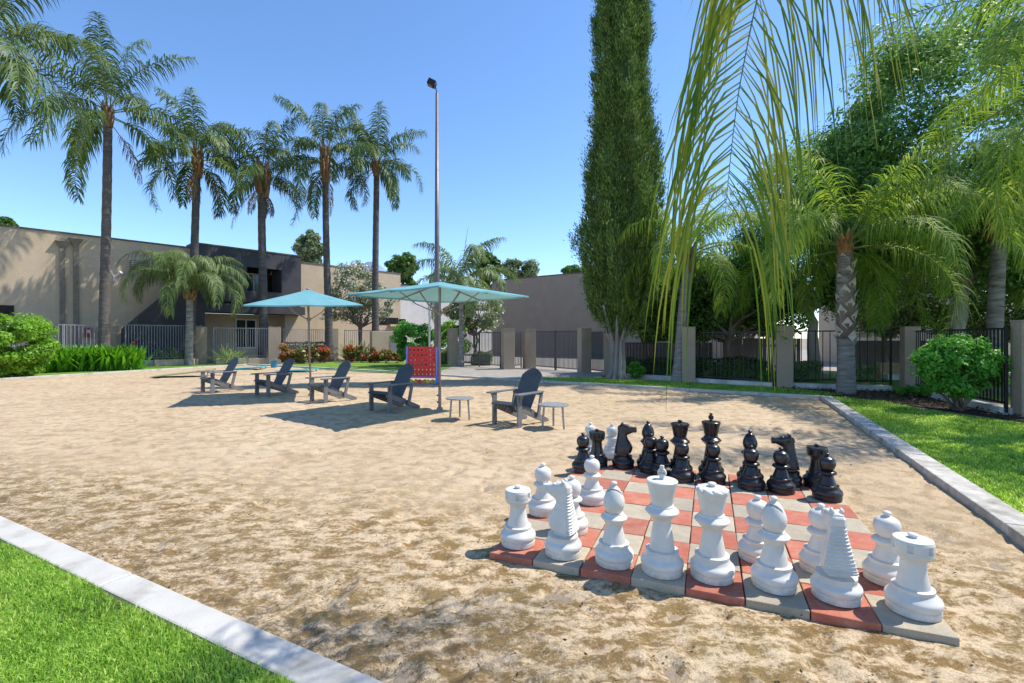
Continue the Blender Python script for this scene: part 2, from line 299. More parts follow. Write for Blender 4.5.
# ------------------------------------------------------------------ mesh helpers
def prop(o, label=None, cat=None, group=None, kind=None):
    if label: o['label'] = label
    if cat: o['category'] = cat
    if group: o['group'] = group
    if kind: o['kind'] = kind
    return o
def empty(name, loc, label, cat, rz=0, group=None):
    o = bpy.data.objects.new(name, None); COL.objects.link(o); o.location = loc; o.rotation_euler = (0, 0, rz)
    o.empty_display_size = .1
    return prop(o, label, cat, group)
def link(name, me, mats, parent=None, loc=None, smooth=False, rz=0):
    for m in (mats if isinstance(mats, (list, tuple)) else [mats]): me.materials.append(m)
    if smooth: me.polygons.foreach_set('use_smooth', [True] * len(me.polygons))
    o = bpy.data.objects.new(name, me); COL.objects.link(o)
    if parent is not None: o.parent = parent
    if loc is not None: o.location = loc
    if rz: o.rotation_euler = (0, 0, rz)
    return o
class MB:
    """collects simple shapes into one mesh"""
    def __init__(s): s.v = []; s.f = []; s.m = []
    def add(s, vs, fs, mi=0):
        k = len(s.v); s.v += [tuple(v) for v in vs]; s.f += [tuple(i + k for i in f) for f in fs]; s.m += [mi] * len(fs); return s
    def box(s, c, d, rz=0, mi=0, mat=None):
        x, y, z = d[0] / 2, d[1] / 2, d[2] / 2
        vs = [Vector((a * x, b * y, e * z)) for e in (-1, 1) for a, b in ((-1, -1), (1, -1), (1, 1), (-1, 1))]
        R = mat if mat is not None else Matrix.Rotation(rz, 3, 'Z')
        c = Vector(c)
        return s.add([R @ v + c for v in vs], [(3, 2, 1, 0), (4, 5, 6, 7), (0, 1, 5, 4), (1, 2, 6, 5), (2, 3, 7, 6), (3, 0, 4, 7)], mi)
    def bar(s, p0, p1, w, h, mi=0, up=(0, 0, 1)):
        p0, p1 = Vector(p0), Vector(p1); d = (p1 - p0); L = d.length; d.normalize()
        up = Vector(up)
        if abs(d.dot(up)) > .99: up = Vector((0, 1, 0))
        sx = d.cross(up).normalized(); uz = sx.cross(d).normalized()
        R = Matrix((sx, d, uz)).transposed()
        return s.box((p0 + p1) / 2, (w, L, h), mat=R, mi=mi)
    def tube(s, pts, rad, n=8, mi=0, cap=True):
        pts = [Vector(p) for p in pts]; k = len(pts)
        if not isinstance(rad, (list, tuple)): rad = [rad] * k
        vs, fs = [], []; ref = None
        for i, p in enumerate(pts):
            t = (pts[min(i + 1, k - 1)] - pts[max(i - 1, 0)]).normalized()
            if ref is None:
                ref = t.orthogonal().normalized()
            ref = (ref - t * ref.dot(t)).normalized(); b = t.cross(ref)
            for j in range(n):
                a = 2 * PI * j / n; vs.append(p + (ref * math.cos(a) + b * math.sin(a)) * rad[i])
        for i in range(k - 1):
            for j in range(n):
                fs.append((i * n + j, i * n + (j + 1) % n, (i + 1) * n + (j + 1) % n, (i + 1) * n + j))
        if cap: fs += [tuple(range(n))[::-1], tuple(range((k - 1) * n, k * n))]
        return s.add(vs, fs, mi)
    def lathe(s, prof, n=32, c=(0, 0, 0), mi=0, cap=True, mod=None):
        vs, fs = [], []; c = Vector(c)
        for i, (r, z) in enumerate(prof):
            for j in range(n):
                a = 2 * PI * j / n
                rr, zz = (r, z) if mod is None else mod(r, z, a, i)
                vs.append(c + Vector((rr * math.cos(a), rr * math.sin(a), zz)))
        k = len(prof)
        for i in range(k - 1):
            for j in range(n):
                fs.append((i * n + j, i * n + (j + 1) % n, (i + 1) * n + (j + 1) % n, (i + 1) * n + j))
        if cap: fs += [tuple(range(n))[::-1], tuple(range((k - 1) * n, k * n))]
        return s.add(vs, fs, mi)
    def poly(s, pts, z0, z1=None, mi=0):
        n = len(pts)
        if z1 is None: return s.add([(p[0], p[1], z0) for p in pts], [tuple(range(n))], mi)
        vs = [(p[0], p[1], z0) for p in pts] + [(p[0], p[1], z1) for p in pts]
        return s.add(vs, [tuple(range(n))[::-1], tuple(range(n, 2 * n))] + [(i, (i + 1) % n, (i + 1) % n + n, i + n) for i in range(n)], mi)
    def mesh(s, name):
        me = bpy.data.meshes.new(name); me.from_pydata(s.v, [], s.f)
        me.polygons.foreach_set('material_index', s.m); me.update(); return me
    def build(s, name, mats, parent=None, loc=None, smooth=False, bevel=0, rz=0, auto=None):
        o = link(name, s.mesh(name), mats, parent, loc, smooth, rz)
        if bevel:
            b = o.modifiers.new('bevel', 'BEVEL'); b.width = bevel; b.segments = 2; b.limit_method = 'ANGLE'
        if auto is not None: o.data.set_sharp_from_angle(angle=math.radians(auto))
        return o
def np_mesh(name, V, Fq, mats, parent=None, mi=None, smooth=False, loc=None):
    V = np.asarray(V, np.float32); Fq = np.asarray(Fq, np.int32); k = Fq.shape[1]
    me = bpy.data.meshes.new(name); me.vertices.add(len(V)); me.vertices.foreach_set('co', V.ravel())
    me.loops.add(Fq.size); me.loops.foreach_set('vertex_index', Fq.ravel())
    me.polygons.add(len(Fq)); me.polygons.foreach_set('loop_start', np.arange(0, Fq.size, k, dtype=np.int32))
    me.polygons.foreach_set('loop_total', np.full(len(Fq), k, np.int32))
    for m in (mats if isinstance(mats, (list, tuple)) else [mats]): me.materials.append(m)
    if mi is not None: me.polygons.foreach_set('material_index', np.asarray(mi, np.int32))
    if smooth: me.polygons.foreach_set('use_smooth', np.ones(len(Fq), bool))
    me.update(calc_edges=True)
    o = bpy.data.objects.new(name, me); COL.objects.link(o)
    if parent is not None: o.parent = parent
    if loc is not None: o.location = loc
    return o
def unit(a): return a / np.maximum(np.linalg.norm(a, axis=-1, keepdims=True), 1e-9)

# ---- leaf clouds
def leaf_cloud(P, N, size, rng, aspect=.5, jitter=.9):
    """one folded leaf at each point of P, roughly facing N"""
    n = len(P)
    nn = unit(N + rng.normal(0, jitter, (n, 3)))
    t = unit(np.cross(nn, rng.normal(0, 1, (n, 3)))); b = np.cross(nn, t)
    s = size * rng.uniform(.6, 1.3, (n, 1))
    v = np.stack([P - t * s * .5, P + b * s * aspect * .5 + nn * s * .06, P + t * s * .5, P - b * s * aspect * .5 + nn * s * .06], 1)
    return v.reshape(-1, 3), np.arange(4 * n).reshape(-1, 4)
def clump_points(ells, n, rng, shell=.55):
    """points in many small clumps over ellipsoids ells=[(cx,cy,cz,rx,ry,rz,nclumps,clump_r)]"""
    P, N = [], []
    tot = sum(e[6] for e in ells)
    for (cx, cy, cz, rx, ry, rz, k, cr) in ells:
        d = unit(rng.normal(0, 1, (k, 3))); rad = rng.uniform(shell, 1, (k, 1)) ** .6
        C = np.array([cx, cy, cz]) + d * rad * np.array([rx, ry, rz])
        m = int(n * k / tot / k)
        crr = cr * rng.uniform(.6, 1.35, (k, 1, 1))
        dd = unit(rng.normal(0, 1, (k, m, 3))); rr = rng.uniform(.15, 1, (k, m, 1)) ** .5
        off = dd * rr * crr; off[..., 2] *= .7
        P.append((C[:, None] + off).reshape(-1, 3)); N.append((dd + np.array([0, 0, .6]) + d[:, None] * .4).reshape(-1, 3))
    return np.concatenate(P), np.concatenate(N)
def crown_obj(name, ells, n, size, mat, rng, parent=None, aspect=.5, shell=.55, extra=None):
    P, N = clump_points(ells, n, rng, shell)
    P = P[P[:, 2] > .04]; N = N[:len(P)]
    V, Fq = leaf_cloud(P, N, size, rng, aspect)
    mi = np.zeros(len(Fq), int); mats = [mat]
    if extra:
        emat, frac, esize = extra
        k = int(len(P) * frac); idx = rng.choice(len(P), k, replace=False)
        V2, F2 = leaf_cloud(P[idx] + N[idx] * .05, N[idx], esize, rng, .8)
        F2 = F2 + len(V); V = np.concatenate([V, V2]); Fq = np.concatenate([Fq, F2]); mi = np.concatenate([mi, np.ones(len(F2), int)]); mats.append(emat)
    return np_mesh(name, V, Fq, mats, parent, mi)

def limb_path(a, b, rng, k=6, wob=.08):
    a, b = np.array(a, float), np.array(b, float); L = np.linalg.norm(b - a)
    pts = [a + (b - a) * t for t in np.linspace(0, 1, k)]
    for i in range(1, k - 1): pts[i] = pts[i] + rng.normal(0, wob * L, 3) * np.array([1, 1, .4])
    return pts
def broad_tree(name, loc, label, ells, n, size, mat, seed, trunk_r=.2, trunk_top=None, bark='bark', cat='tree', group=None, lean=(0, 0), extra=None, aspect=.5, limbs=9, shell=.55, stems=1):
    """ells in coordinates relative to loc"""
    rng = np.random.default_rng(seed)
    root = empty(name, loc, label, cat, group=group)
    cz = ells[0][2]; tt = trunk_top if trunk_top is not None else cz * .7
    mb = MB()
    for s_ in range(stems):
        o = rng.normal(0, trunk_r * .8, 2) if stems > 1 else np.zeros(2)
        top = (lean[0] + o[0] * 2, lean[1] + o[1] * 2, tt)
        pts = limb_path((o[0], o[1], -.1), top, rng, 7, .025)
        mb.tube(pts, [trunk_r * (1.35 if i == 0 else 1 - .45 * i / 6) for i in range(7)], 10)
        for i in range(limbs):
            e = ells[i % len(ells)]
            d = unit(rng.normal(0, 1, 3)) * rng.uniform(.4, .85)
            end = np.array(e[:3]) + d * np.array(e[3:6])
            if end[2] < tt * .8: end[2] = tt * .8 + abs(d[2]) * e[5]
            pts = limb_path(top, end, rng, 6, .06)
            mb.tube(pts, [trunk_r * .5 * (1 - .85 * j / 5) for j in range(6)], 6)
    mb.build('trunk', M[bark], root, smooth=True)
    crown_obj('crown', ells, n, size, M[mat], rng, root, aspect, shell, extra)
    return root
def shrub(name, loc, label, ells, n, size, mat, seed, group=None, cat='shrub', stem_r=.03, extra=None, aspect=.5, shell=.4, stems=6):
    rng = np.random.default_rng(seed)
    root = empty(name, loc, label, cat, group=group)
    mb = MB()
    for i in range(stems):
        e = ells[i % len(ells)]; d = unit(rng.normal(0, 1, 3)) * .7
        end = np.array(e[:3]) + d * np.array(e[3:6]); end[2] = max(end[2], .15)
        mb.tube(limb_path((rng.normal(0, .05), rng.normal(0, .05), -.03), end, rng, 5, .07), [stem_r * (1 - .8 * j / 4) for j in range(5)], 6)
    mb.build('stem', M['bark'], root, smooth=True)
    crown_obj('foliage', ells, n, size, M[mat], rng, root, aspect, shell, extra)
    return root

# ---- palms
def frond_arrays(path, n_pairs, leaf_len, leaf_w, rng, start=.15, grav=.5, spread=.55, lat=1.0, plume=.35, segs=4, rr=.02, taper_pow=.6, sidev=None):
    """path: (k,3) rachis polyline. Returns vertices, quads, material ids (0 leaf, 1 stem)"""
    path = np.asarray(path, float); k = len(path)
    d = np.gradient(path, axis=0); T = unit(d)
    s = np.concatenate([[0], np.cumsum(np.linalg.norm(np.diff(path, axis=0), axis=1))]); s /= s[-1]
    t = np.linspace(start, .995, n_pairs); t = np.repeat(t, 2) + rng.uniform(-.006, .006, n_pairs * 2)
    side = np.tile([1., -1.], n_pairs)
    P = np.stack([np.interp(t, s, path[:, i]) for i in range(3)], 1); TT = unit(np.stack([np.interp(t, s, T[:, i]) for i in range(3)], 1))
    hor = path[-1] - path[0]; hor[2] = 0
    if np.linalg.norm(hor) < 1e-3: hor = np.array([1., 0, 0])
    hor = unit(hor); sideh = np.array([-hor[1], hor[0], 0.]) if sidev is None else unit(np.array(sidev, float))
    S = np.tile(sideh, (len(t), 1)); U = unit(np.cross(S, TT)); U = np.where(U[:, 2:3] < 0, -U, U)
    dirn = unit(S * side[:, None] * lat + TT * (spread + .25 * t[:, None]) + U * rng.normal(.12, plume, (len(t), 1)) + rng.normal(0, .08, (len(t), 3)))
    prof = np.clip(np.minimum((t - start) / .18 + .45, 1), 0, 1) * (1 - np.clip((t - .55) / .45, 0, 1) ** 1.6 * taper_pow)
    L = leaf_len * prof * rng.uniform(.85, 1.12, len(t))
    V = []; n = len(t)
    p = P.copy(); dd = dirn.copy(); g = grav * rng.uniform(.7, 1.3, (n, 1))
    wv0 = None
    ws = ([.55, 1.0, .85, .55][:segs] if segs <= 4 else [.5, .9, 1.0, 1.0, .9, .7, .45][:segs]) + [.06]
    for j in range(segs + 1):
        wv = unit(np.cross(dd, U + TT * .3))
        w = leaf_w * ws[j] * (.5 + .5 * prof)
        V.append(p - wv * w[:, None] / 2); V.append(p + wv * w[:, None] / 2)
        p = p + dd * (L / segs)[:, None]
        dd = unit(dd + np.array([0, 0, -1.]) * g)
    V = np.stack(V, 1)  # n, 2(segs+1), 3
    m = 2 * (segs + 1)
    base = (np.arange(n) * m)[:, None]
    Fq = np.concatenate([base + np.array([2 * j, 2 * j + 1, 2 * j + 3, 2 * j + 2]) for j in range(segs)])
    Vl = V.reshape(-1, 3)
    # rachis, four sided
    rad = rr * (1 - .85 * s)
    S2 = np.tile(sideh, (k, 1)); U2 = unit(np.cross(S2, T))
    R = np.stack([path + S2 * rad[:, None], path + U2 * rad[:, None], path - S2 * rad[:, None], path - U2 * rad[:, None]], 1).reshape(-1, 3)
    Fr = np.array([[i * 4 + j, i * 4 + (j + 1) % 4, (i + 1) * 4 + (j + 1) % 4, (i + 1) * 4 + j] for i in range(k - 1) for j in range(4)]) + len(Vl)
    return np.concatenate([Vl, R]), np.concatenate([Fq, Fr]), np.concatenate([np.zeros(len(Fq), int), np.ones(len(Fr), int)])
def arc_path(c, az, el0, length, droop, k=16, pw=1.35, twist=0):
    pts = [np.array(c, float)]; h = np.array([math.cos(az), math.sin(az), 0])
    for i in range(k):
        s = (i + .5) / k; e = el0 - droop * s ** pw; a2 = az + twist * s
        h = np.array([math.cos(a2), math.sin(a2), 0])
        pts.append(pts[-1] + (h * math.cos(e) + np.array([0, 0, 1.]) * math.sin(e)) * length / k)
    return np.array(pts)
def merge(parts):
    V, Fq, Mi, k = [], [], [], 0
    for v, f, m in parts: V.append(v); Fq.append(f + k); Mi.append(m); k += len(v)
    return np.concatenate(V), np.concatenate(Fq), np.concatenate(Mi)
def palm(loc, height, label, seed, trunk_r=.2, nf=15, flen=3.6, leaf_len=.75, leaf_w=.045, mat='palm', trunk='ptrunk', lean=(0, 0), boot=('boot', .9, 1.15),
         group=None, pairs=74, el=(-.25, 1.35), droop=(1.1, 2.1), grav=.75, spear=False, flare=1.5, az0=0, azr=None, plume=.35, avoid=None, dead=0):
    rng = np.random.default_rng(seed)
    root = empty('palm_tree', loc, label, 'palm tree', group=group)
    mb = MB(); k = 34; pts = []; rad = []
    bh = boot[1]
    for i in range(k):
        s = i / (k - 1); z = -.15 + s * (height - bh * .6 + .15)
        pts.append((lean[0] * s ** 1.3 + .03 * math.sin(s * 5 + seed), lean[1] * s ** 1.3 + .03 * math.sin(s * 4 + seed * 2), z))
        rr = trunk_r * (1 + (flare - 1) * math.exp(-s * 9)) * (1 - .18 * s) * (1 + (.035 if i % 2 else -.02))
        rad.append(rr)
    mb.tube(pts, rad, 14); mb.build('trunk', M[trunk], root, smooth=True)
    top = np.array([lean[0], lean[1], height])
    b = MB()      # old leaf bases round the crownshaft
    for i in range(16):
        a = i * 2.4; z0 = height - bh + bh * .8 * i / 16
        w = trunk_r * boot[2]
        p0 = (top[0] + w * .75 * math.cos(a), top[1] + w * .75 * math.sin(a), z0)
        p1 = (top[0] + w * 1.15 * math.cos(a), top[1] + w * 1.15 * math.sin(a), z0 + bh * .33)
        p2 = (top[0] + w * 1.5 * math.cos(a), top[1] + w * 1.5 * math.sin(a), z0 + bh * .55)
        b.tube([p0, p1, p2], [w * .5, w * .42, w * .12], 6)
    b.tube([(top[0], top[1], height - bh), (top[0], top[1], height)], [trunk_r * .95, trunk_r * .6], 10)
    b.build('leaf_bases', M[boot[0]], root, smooth=True)
    parts = []
    for i in range(nf):
        s = i / max(nf - 1, 1)
        az = az0 + i * 2.39996 + rng.normal(0, .12)
        if azr is not None: az = azr[0] + (azr[1] - azr[0]) * ((i * .618) % 1)
        e0 = el[0] + (el[1] - el[0]) * s + rng.normal(0, .07)
        if avoid is not None and s < .85:
            dd_ = (az - avoid + PI) % (2 * PI) - PI
            if abs(dd_) < .55: az = avoid + math.copysign(.75, dd_)
        dr = droop[1] + (droop[0] - droop[1]) * s + rng.normal(0, .1)
        c = top + np.array([math.cos(az), math.sin(az), 0]) * trunk_r * .5 - np.array([0, 0, .5 * bh * (1 - s) ** 1.5])
        L = flen * rng.uniform(.86, 1.08)
        parts.append(frond_arrays(arc_path(c, az, e0, L, dr, twist=rng.normal(0, .25)), pairs, leaf_len, leaf_w, rng, .14, grav, rr=.028, plume=plume))
    if spear:
        parts.append(frond_arrays(arc_path(top, az0 + 1.0, 1.42, flen * .75, .12), 16, leaf_len * .25, leaf_w * .5, rng, .4, .02, spread=3, lat=.15, rr=.03))
    V, Fq, Mi = merge(parts)
    np_mesh('crown', V, Fq, [M[mat], M['palm_stem']], root, Mi)
    if dead:
        parts = []
        for i in range(dead):
            az = az0 + 1.1 + i * 2.2 + rng.normal(0, .3)
            c = top + np.array([math.cos(az), math.sin(az), 0]) * trunk_r * .9 - np.array([0, 0, .75 * bh])
            parts.append(frond_arrays(arc_path(c, az, -.75 + rng.normal(0, .15), flen * rng.uniform(.4, .75), .75), 34, leaf_len * .6, leaf_w * .7, rng, .2, 1.3, rr=.025, plume=.5))
        V, Fq, Mi = merge(parts)
        np_mesh('dead_fronds', V, Fq, [M['palm_dead'], M['boot']], root, Mi)
    return root

# ================================================================== SETTING
g = MB().poly([(-1500, -200), (1500, -200), (1500, 4000), (-1500, 4000)], -.03)
prop(g.build('ground', M['soil']), kind='structure')

# sand pit outline (corners in metres)
FLK = Vector((-.885 * 1, .466, 0))
A1 = Vector((.95, 1.243, 0)); A0 = A1 + Vector((-.885, .466, 0)) * 19.5        # front kerb runs A1 -> A0
R1 = at(819.6, 398.4); R0 = Vector((R1.x - .42 * 13, R1.y - .907 * 13, 0))       # right kerb runs R1 -> R0
L1 = Vector((-14.3, 26.2, 0))
PIT = [(A0.x, A0.y), (A1.x + .885 * 1.6, A1.y - .466 * 1.6), (R0.x + .42 * 1.1, R0.y + .907 * 1.1), (R1.x, R1.y), (at(589, 385).x, at(589, 385).y), (.07, 16.5), (-5.2, 20.6), (-11.2, 24.4), (L1.x, L1.y), (-17.8, 16.9)]
def in_poly(x, y, poly):
    x = np.asarray(x); y = np.asarray(y); inside = np.zeros(x.shape, bool); n = len(poly)
    for i in range(n):
        x1, y1 = poly[i]; x2, y2 = poly[(i + 1) % n]
        c = ((y1 > y) != (y2 > y)) & (x < (x2 - x1) * (y - y1) / (y2 - y1 + 1e-12) + x1); inside ^= c
    return inside
# far sheet under the fine grid
def nz(x, y, sc, ox=0):
    return noise.noise(Vector((x * sc + ox, y * sc, 3.3)))
def sand_h(x, y):
    k = .6 if y < 4.5 else max(.42, .6 - (y - 4.5) * .1)
    h = .012 * nz(x, y, 1.3) + .010 * k * nz(x, y, 3.5, 9)
    r = 1 - abs(nz(x * .8, y * 1.5, 4.2, 40)); h += .011 * k * (r - .8)
    f = nz(x, y, 7.5, 77)
    if f < -.18: h -= .016 * min(1, (-.18 - f) * 5)
    h += .005 * nz(x, y, 16, 5)
    return h
ys = [1.2]
while ys[-1] < 27: ys.append(ys[-1] + max(.018, ys[-1] * ys[-1] * .0022))
ys = np.array(ys); NX = 330
ks = np.linspace(-1.35, 1.2, NX)
V = []; 
for y in ys:
    for k_ in ks:
        x = k_ * max(y, 2.0)
        V.append((x, y, -.004 + sand_h(x, y)))
V = np.array(V); ny = len(ys)
frng = np.random.default_rng(77)
tracks = []
for t_ in range(46):                     # lines of footprints plus single scuffs
    y0 = 2.2 + 12 * frng.uniform() ** 1.4; x0 = frng.uniform(-1.1, .95) * y0; hd = frng.uniform(0, 2 * PI)
    for k_ in range(frng.integers(4, 15)):
        hd += frng.normal(0, .12); sd_ = .11 if k_ % 2 else -.11
        x0 += .62 * math.cos(hd); y0 += .62 * math.sin(hd)
        tracks.append((x0 - sd_ * math.sin(hd), y0 + sd_ * math.cos(hd), hd + frng.normal(0, .15), .15, .06, frng.uniform(.009, .019)))
for t_ in range(420):
    y0 = 1.9 + 11 * frng.uniform() ** 1.5; tracks.append((frng.uniform(-1.1, 1.0) * y0, y0, frng.uniform(0, 6.3), frng.uniform(.07, .2), frng.uniform(.05, .1), frng.uniform(.005, .014)))
for (fx, fy, fa, la_, lb_, dp) in tracks:
    if fy < 1.3 or fy > 14: continue
    j0, j1 = np.searchsorted(ys, fy - .35), np.searchsorted(ys, fy + .35)
    sl_ = slice(j0 * NX, j1 * NX); X_, Y_ = V[sl_, 0] - fx, V[sl_, 1] - fy
    a_ = (X_ * math.cos(fa) + Y_ * math.sin(fa)) / la_; b_ = (-X_ * math.sin(fa) + Y_ * math.cos(fa)) / lb_
    r2 = a_ * a_ + b_ * b_
    V[sl_, 2] += dp * (-np.exp(-(r2 ** 2) * 1.2) + .55 * np.exp(-((np.sqrt(r2) - 1.35) / .28) ** 2))
dk = .466 * V[:, 0] + .885 * V[:, 1] - 1.543
dn_ = np.array([noise.noise(Vector((p[0] * 2.3, p[1] * 2.3, 7))) + .4 * noise.noise(Vector((p[0] * 9, p[1] * 9, 2))) if abs(q_) < .3 else 0 for p, q_ in zip(V, dk)])
V[:, 2] += np.where(dk < .3, (.010 + .014 * dn_) * np.exp(-np.maximum(dk, 0) / .09), 0)
# flat under the board
cb_, sb_ = math.cos(-.387), math.sin(-.387); bxx = (V[:, 0] + .153) * cb_ + (V[:, 1] - 3.215) * sb_; byy = -(V[:, 0] + .153) * sb_ + (V[:, 1] - 3.215) * cb_
inb = (bxx > -.08) & (bxx < 2.53) & (byy > -.08) & (byy < 2.72); V[inb, 2] = np.minimum(V[inb, 2] * .4, .006)
inn = in_poly(V[:, 0], V[:, 1], PIT).reshape(ny, NX)
idx = np.arange(ny * NX).reshape(ny, NX)
q = np.stack([idx[:-1, :-1], idx[:-1, 1:], idx[1:, 1:], idx[1:, :-1]], -1).reshape(-1, 4)
ok = (inn[:-1, :-1] | inn[:-1, 1:] | inn[1:, 1:] | inn[1:, :-1]).reshape(-1)
prop(np_mesh('sand_pit', V, q[ok], M['sand'], smooth=True), kind='structure')

def strip(name, pts, w, z0, z1, mat, side=1, bevel=.012, joints=None):
    """kerb: inner edge follows pts, width w to the given side"""
    pts = [Vector((p[0], p[1])) for p in pts]; off = []
    for i, p in enumerate(pts):
        ns = []
        if i > 0: d = (pts[i] - pts[i - 1]).normalized(); ns.append(Vector((-d.y, d.x)))
        if i < len(pts) - 1: d = (pts[i + 1] - pts[i]).normalized(); ns.append(Vector((-d.y, d.x)))
        n = sum(ns, Vector((0, 0))).normalized(); n /= max(.4, n.dot(ns[0])); off.append(p + n * w * side)
    mb = MB()
    for i in range(len(pts) - 1):
        a, b, c, d = pts[i], pts[i + 1], off[i + 1], off[i]
        L = (b - a).length; k = max(1, int(L / 2.4)); gp = .010 / L
        for j in range(k):
            s0, s1 = j / k + (gp if j else 0), (j + 1) / k
            q_ = [a.lerp(b, s0), a.lerp(b, s1), d.lerp(c, s1), d.lerp(c, s0)]
            if side < 0: q_ = q_[::-1]
            mb.poly(q_, z0, z1)
    o = mb.build(name, M[mat], bevel=bevel); return prop(o, kind='structure')
strip('kerb_front', [A1 + Vector((.885, -.466, 0)) * 1.6, A0], .18, -.1, .028, 'kerb', 1)
strip('kerb_right', [R0 + Vector((.42, .907, 0)) * 1.1, R1], .235, -.1, .075, 'kerb_old', -1)
FAR = PIT[3:9]
strip('kerb_far', [Vector((R1.x - .0, R1.y, 0))] + [Vector((*p, 0)) for p in FAR[1:]], .16, -.1, .06, 'kerb', -1)
strip('kerb_left', [L1, Vector((-17.8, 16.9, 0)), A0], .16, -.1, .06, 'kerb', -1)

# lawns
fl = [(A1.x + .885 * 1.6 - .466 * .18, A1.y - .466 * 1.6 - .885 * .18), (A0.x - .466 * .18, A0.y - .885 * .18), (-20, -3), (2.4, -3)]
prop(MB().poly(fl[::-1], .022).build('lawn_front_base', M['turf_base']), kind='structure')
nR = Vector((.907, -.42, 0))
P0_ = R0 + nR * .235 + Vector((.42, .907, 0)) * 1.1; P1_ = R1 + nR * .235
BED = [P1_ + Vector((.5, 1.4, 0)), at(905, 396), Vector((9.35, 9.9, 0)), Vector((9.2, 7.4, 0)), Vector((9.6, 4, 0))]
rl = [P0_, Vector((8.3, 2.0, 0)), Vector((9.3, 4, 0)), Vector((8.9, 7.6, 0)), Vector((8.4, 9.6, 0)), Vector((8.6, 11.2, 0)), P1_ + Vector((.3, .55, 0)), P1_]
prop(MB().poly([(p.x, p.y) for p in rl], .0).build('lawn_right_base', M['lawn']), kind='structure')
prop(MB().poly([(7.2, 12.6), (8.4, 11.6), (8.9, 9.6), (9.0, 7.6), (9.7, 4), (10.6, 4), (9.6, 9.0), (10.9, 13.3), (7.9, 14.5)], -.004).build('planting_bed', M['mulch']), kind='structure')
fs = [R1 + Vector((-.1, .15, 0)), Vector((2.5, 15.2, 0)), Vector((.9, 16.2, 0)), Vector((1.2, 17.4, 0)), Vector((3.2, 17.9, 0)), Vector((5.6, 15.9, 0)), Vector((7.9, 14.1, 0)), Vector((8.6, 12.6, 0))]
prop(MB().poly([(p.x, p.y) for p in fs][::-1], .004).build('lawn_far', M['lawn']), kind='structure')
ml = [at(441, 376.0), at(330, 370.2), at(283, 366.3), at(283, 364.2), at(335, 361.8), at(400, 361.5), at(450, 365.3), at(500, 370.5), at(495, 374)]
prop(MB().poly([(p.x, p.y) for p in ml][::-1], .006).build('lawn_middle', M['lawn']), kind='structure')
ll = [(-17.95, 16.9), (-15.0, 24.4), (-13.8, 27.2), (-17.9, 27.6), (-20.3, 22.4), (-21.5, 18), (-21, 10), (-18.3, 10)]
prop(MB().poly(ll[::-1], .0).build('lawn_left', M['lawn']), kind='structure')
pv = [(.9, 16.2), (-1.4, 18.2), (-3.2, 19.6), (-3.0, 25), (2.0, 26), (4.2, 20), (3.2, 17.9), (1.2, 17.4)]
prop(MB().poly(pv[::-1], .011).build('path_gate', M['paving']), kind='structure')
pv = [(-5.3, 20.8), (-11.2, 24.6), (-14.2, 26.3), (-13.9, 28.3), (-16.5, 27.2), (-16.6, 29), (-9.5, 28.8), (-9.6, 24.1)]
prop(MB().poly([(-14.1, 26.4), (-13.6, 28.4), (-10.2, 27.6), (-11.2, 24.7)], .004).build('path_corner', M['paving']), kind='structure')
prop(MB().poly([(-2, 24), (8, 18), (30, 8), (60, 60), (-10, 60)], -.02).build('path_courtyard', M['paving']), kind='structure')
prop(MB().poly([(8.2, 14.6), (12.6, 13.4), (17.5, 16.5), (18, 22), (11.5, 19.5)], -.008).build('lawn_courtyard', M['lawn']), kind='structure')
prop(MB().poly([(10, 8), (30, 0), (34, 12), (12, 13)], -.010).build('lawn_beyond_fence', M['lawn']), kind='structure')
# distant hill
hb = MB(); HX = np.linspace(-1500, 600, 50); vs = []
for i, x in enumerate(HX):
    h = 330 + 190 * math.exp(-((x + 960) / 170) ** 2) + 30 * nz(x, 0, .01) + 14 * nz(x, 4, .04)
    h = min(h, 600)
    vs += [(x, 3000 - 80 * math.sin(i), -5), (x, 3300, h * 1.0), (x, 3900, -5)]
fsx = []
for i in range(len(HX) - 1):
    for j in range(2): fsx.append((i * 3 + j, (i + 1) * 3 + j, (i + 1) * 3 + j + 1, i * 3 + j + 1))
hm = rough_mat('hazy_hill', (.2, .27, .4), (.26, .33, .46), .01, .95)  # blue tint puts the haze of distance into the hill colour
prop(hb.add(vs, fsx).build('hills', hm, smooth=True), kind='structure')

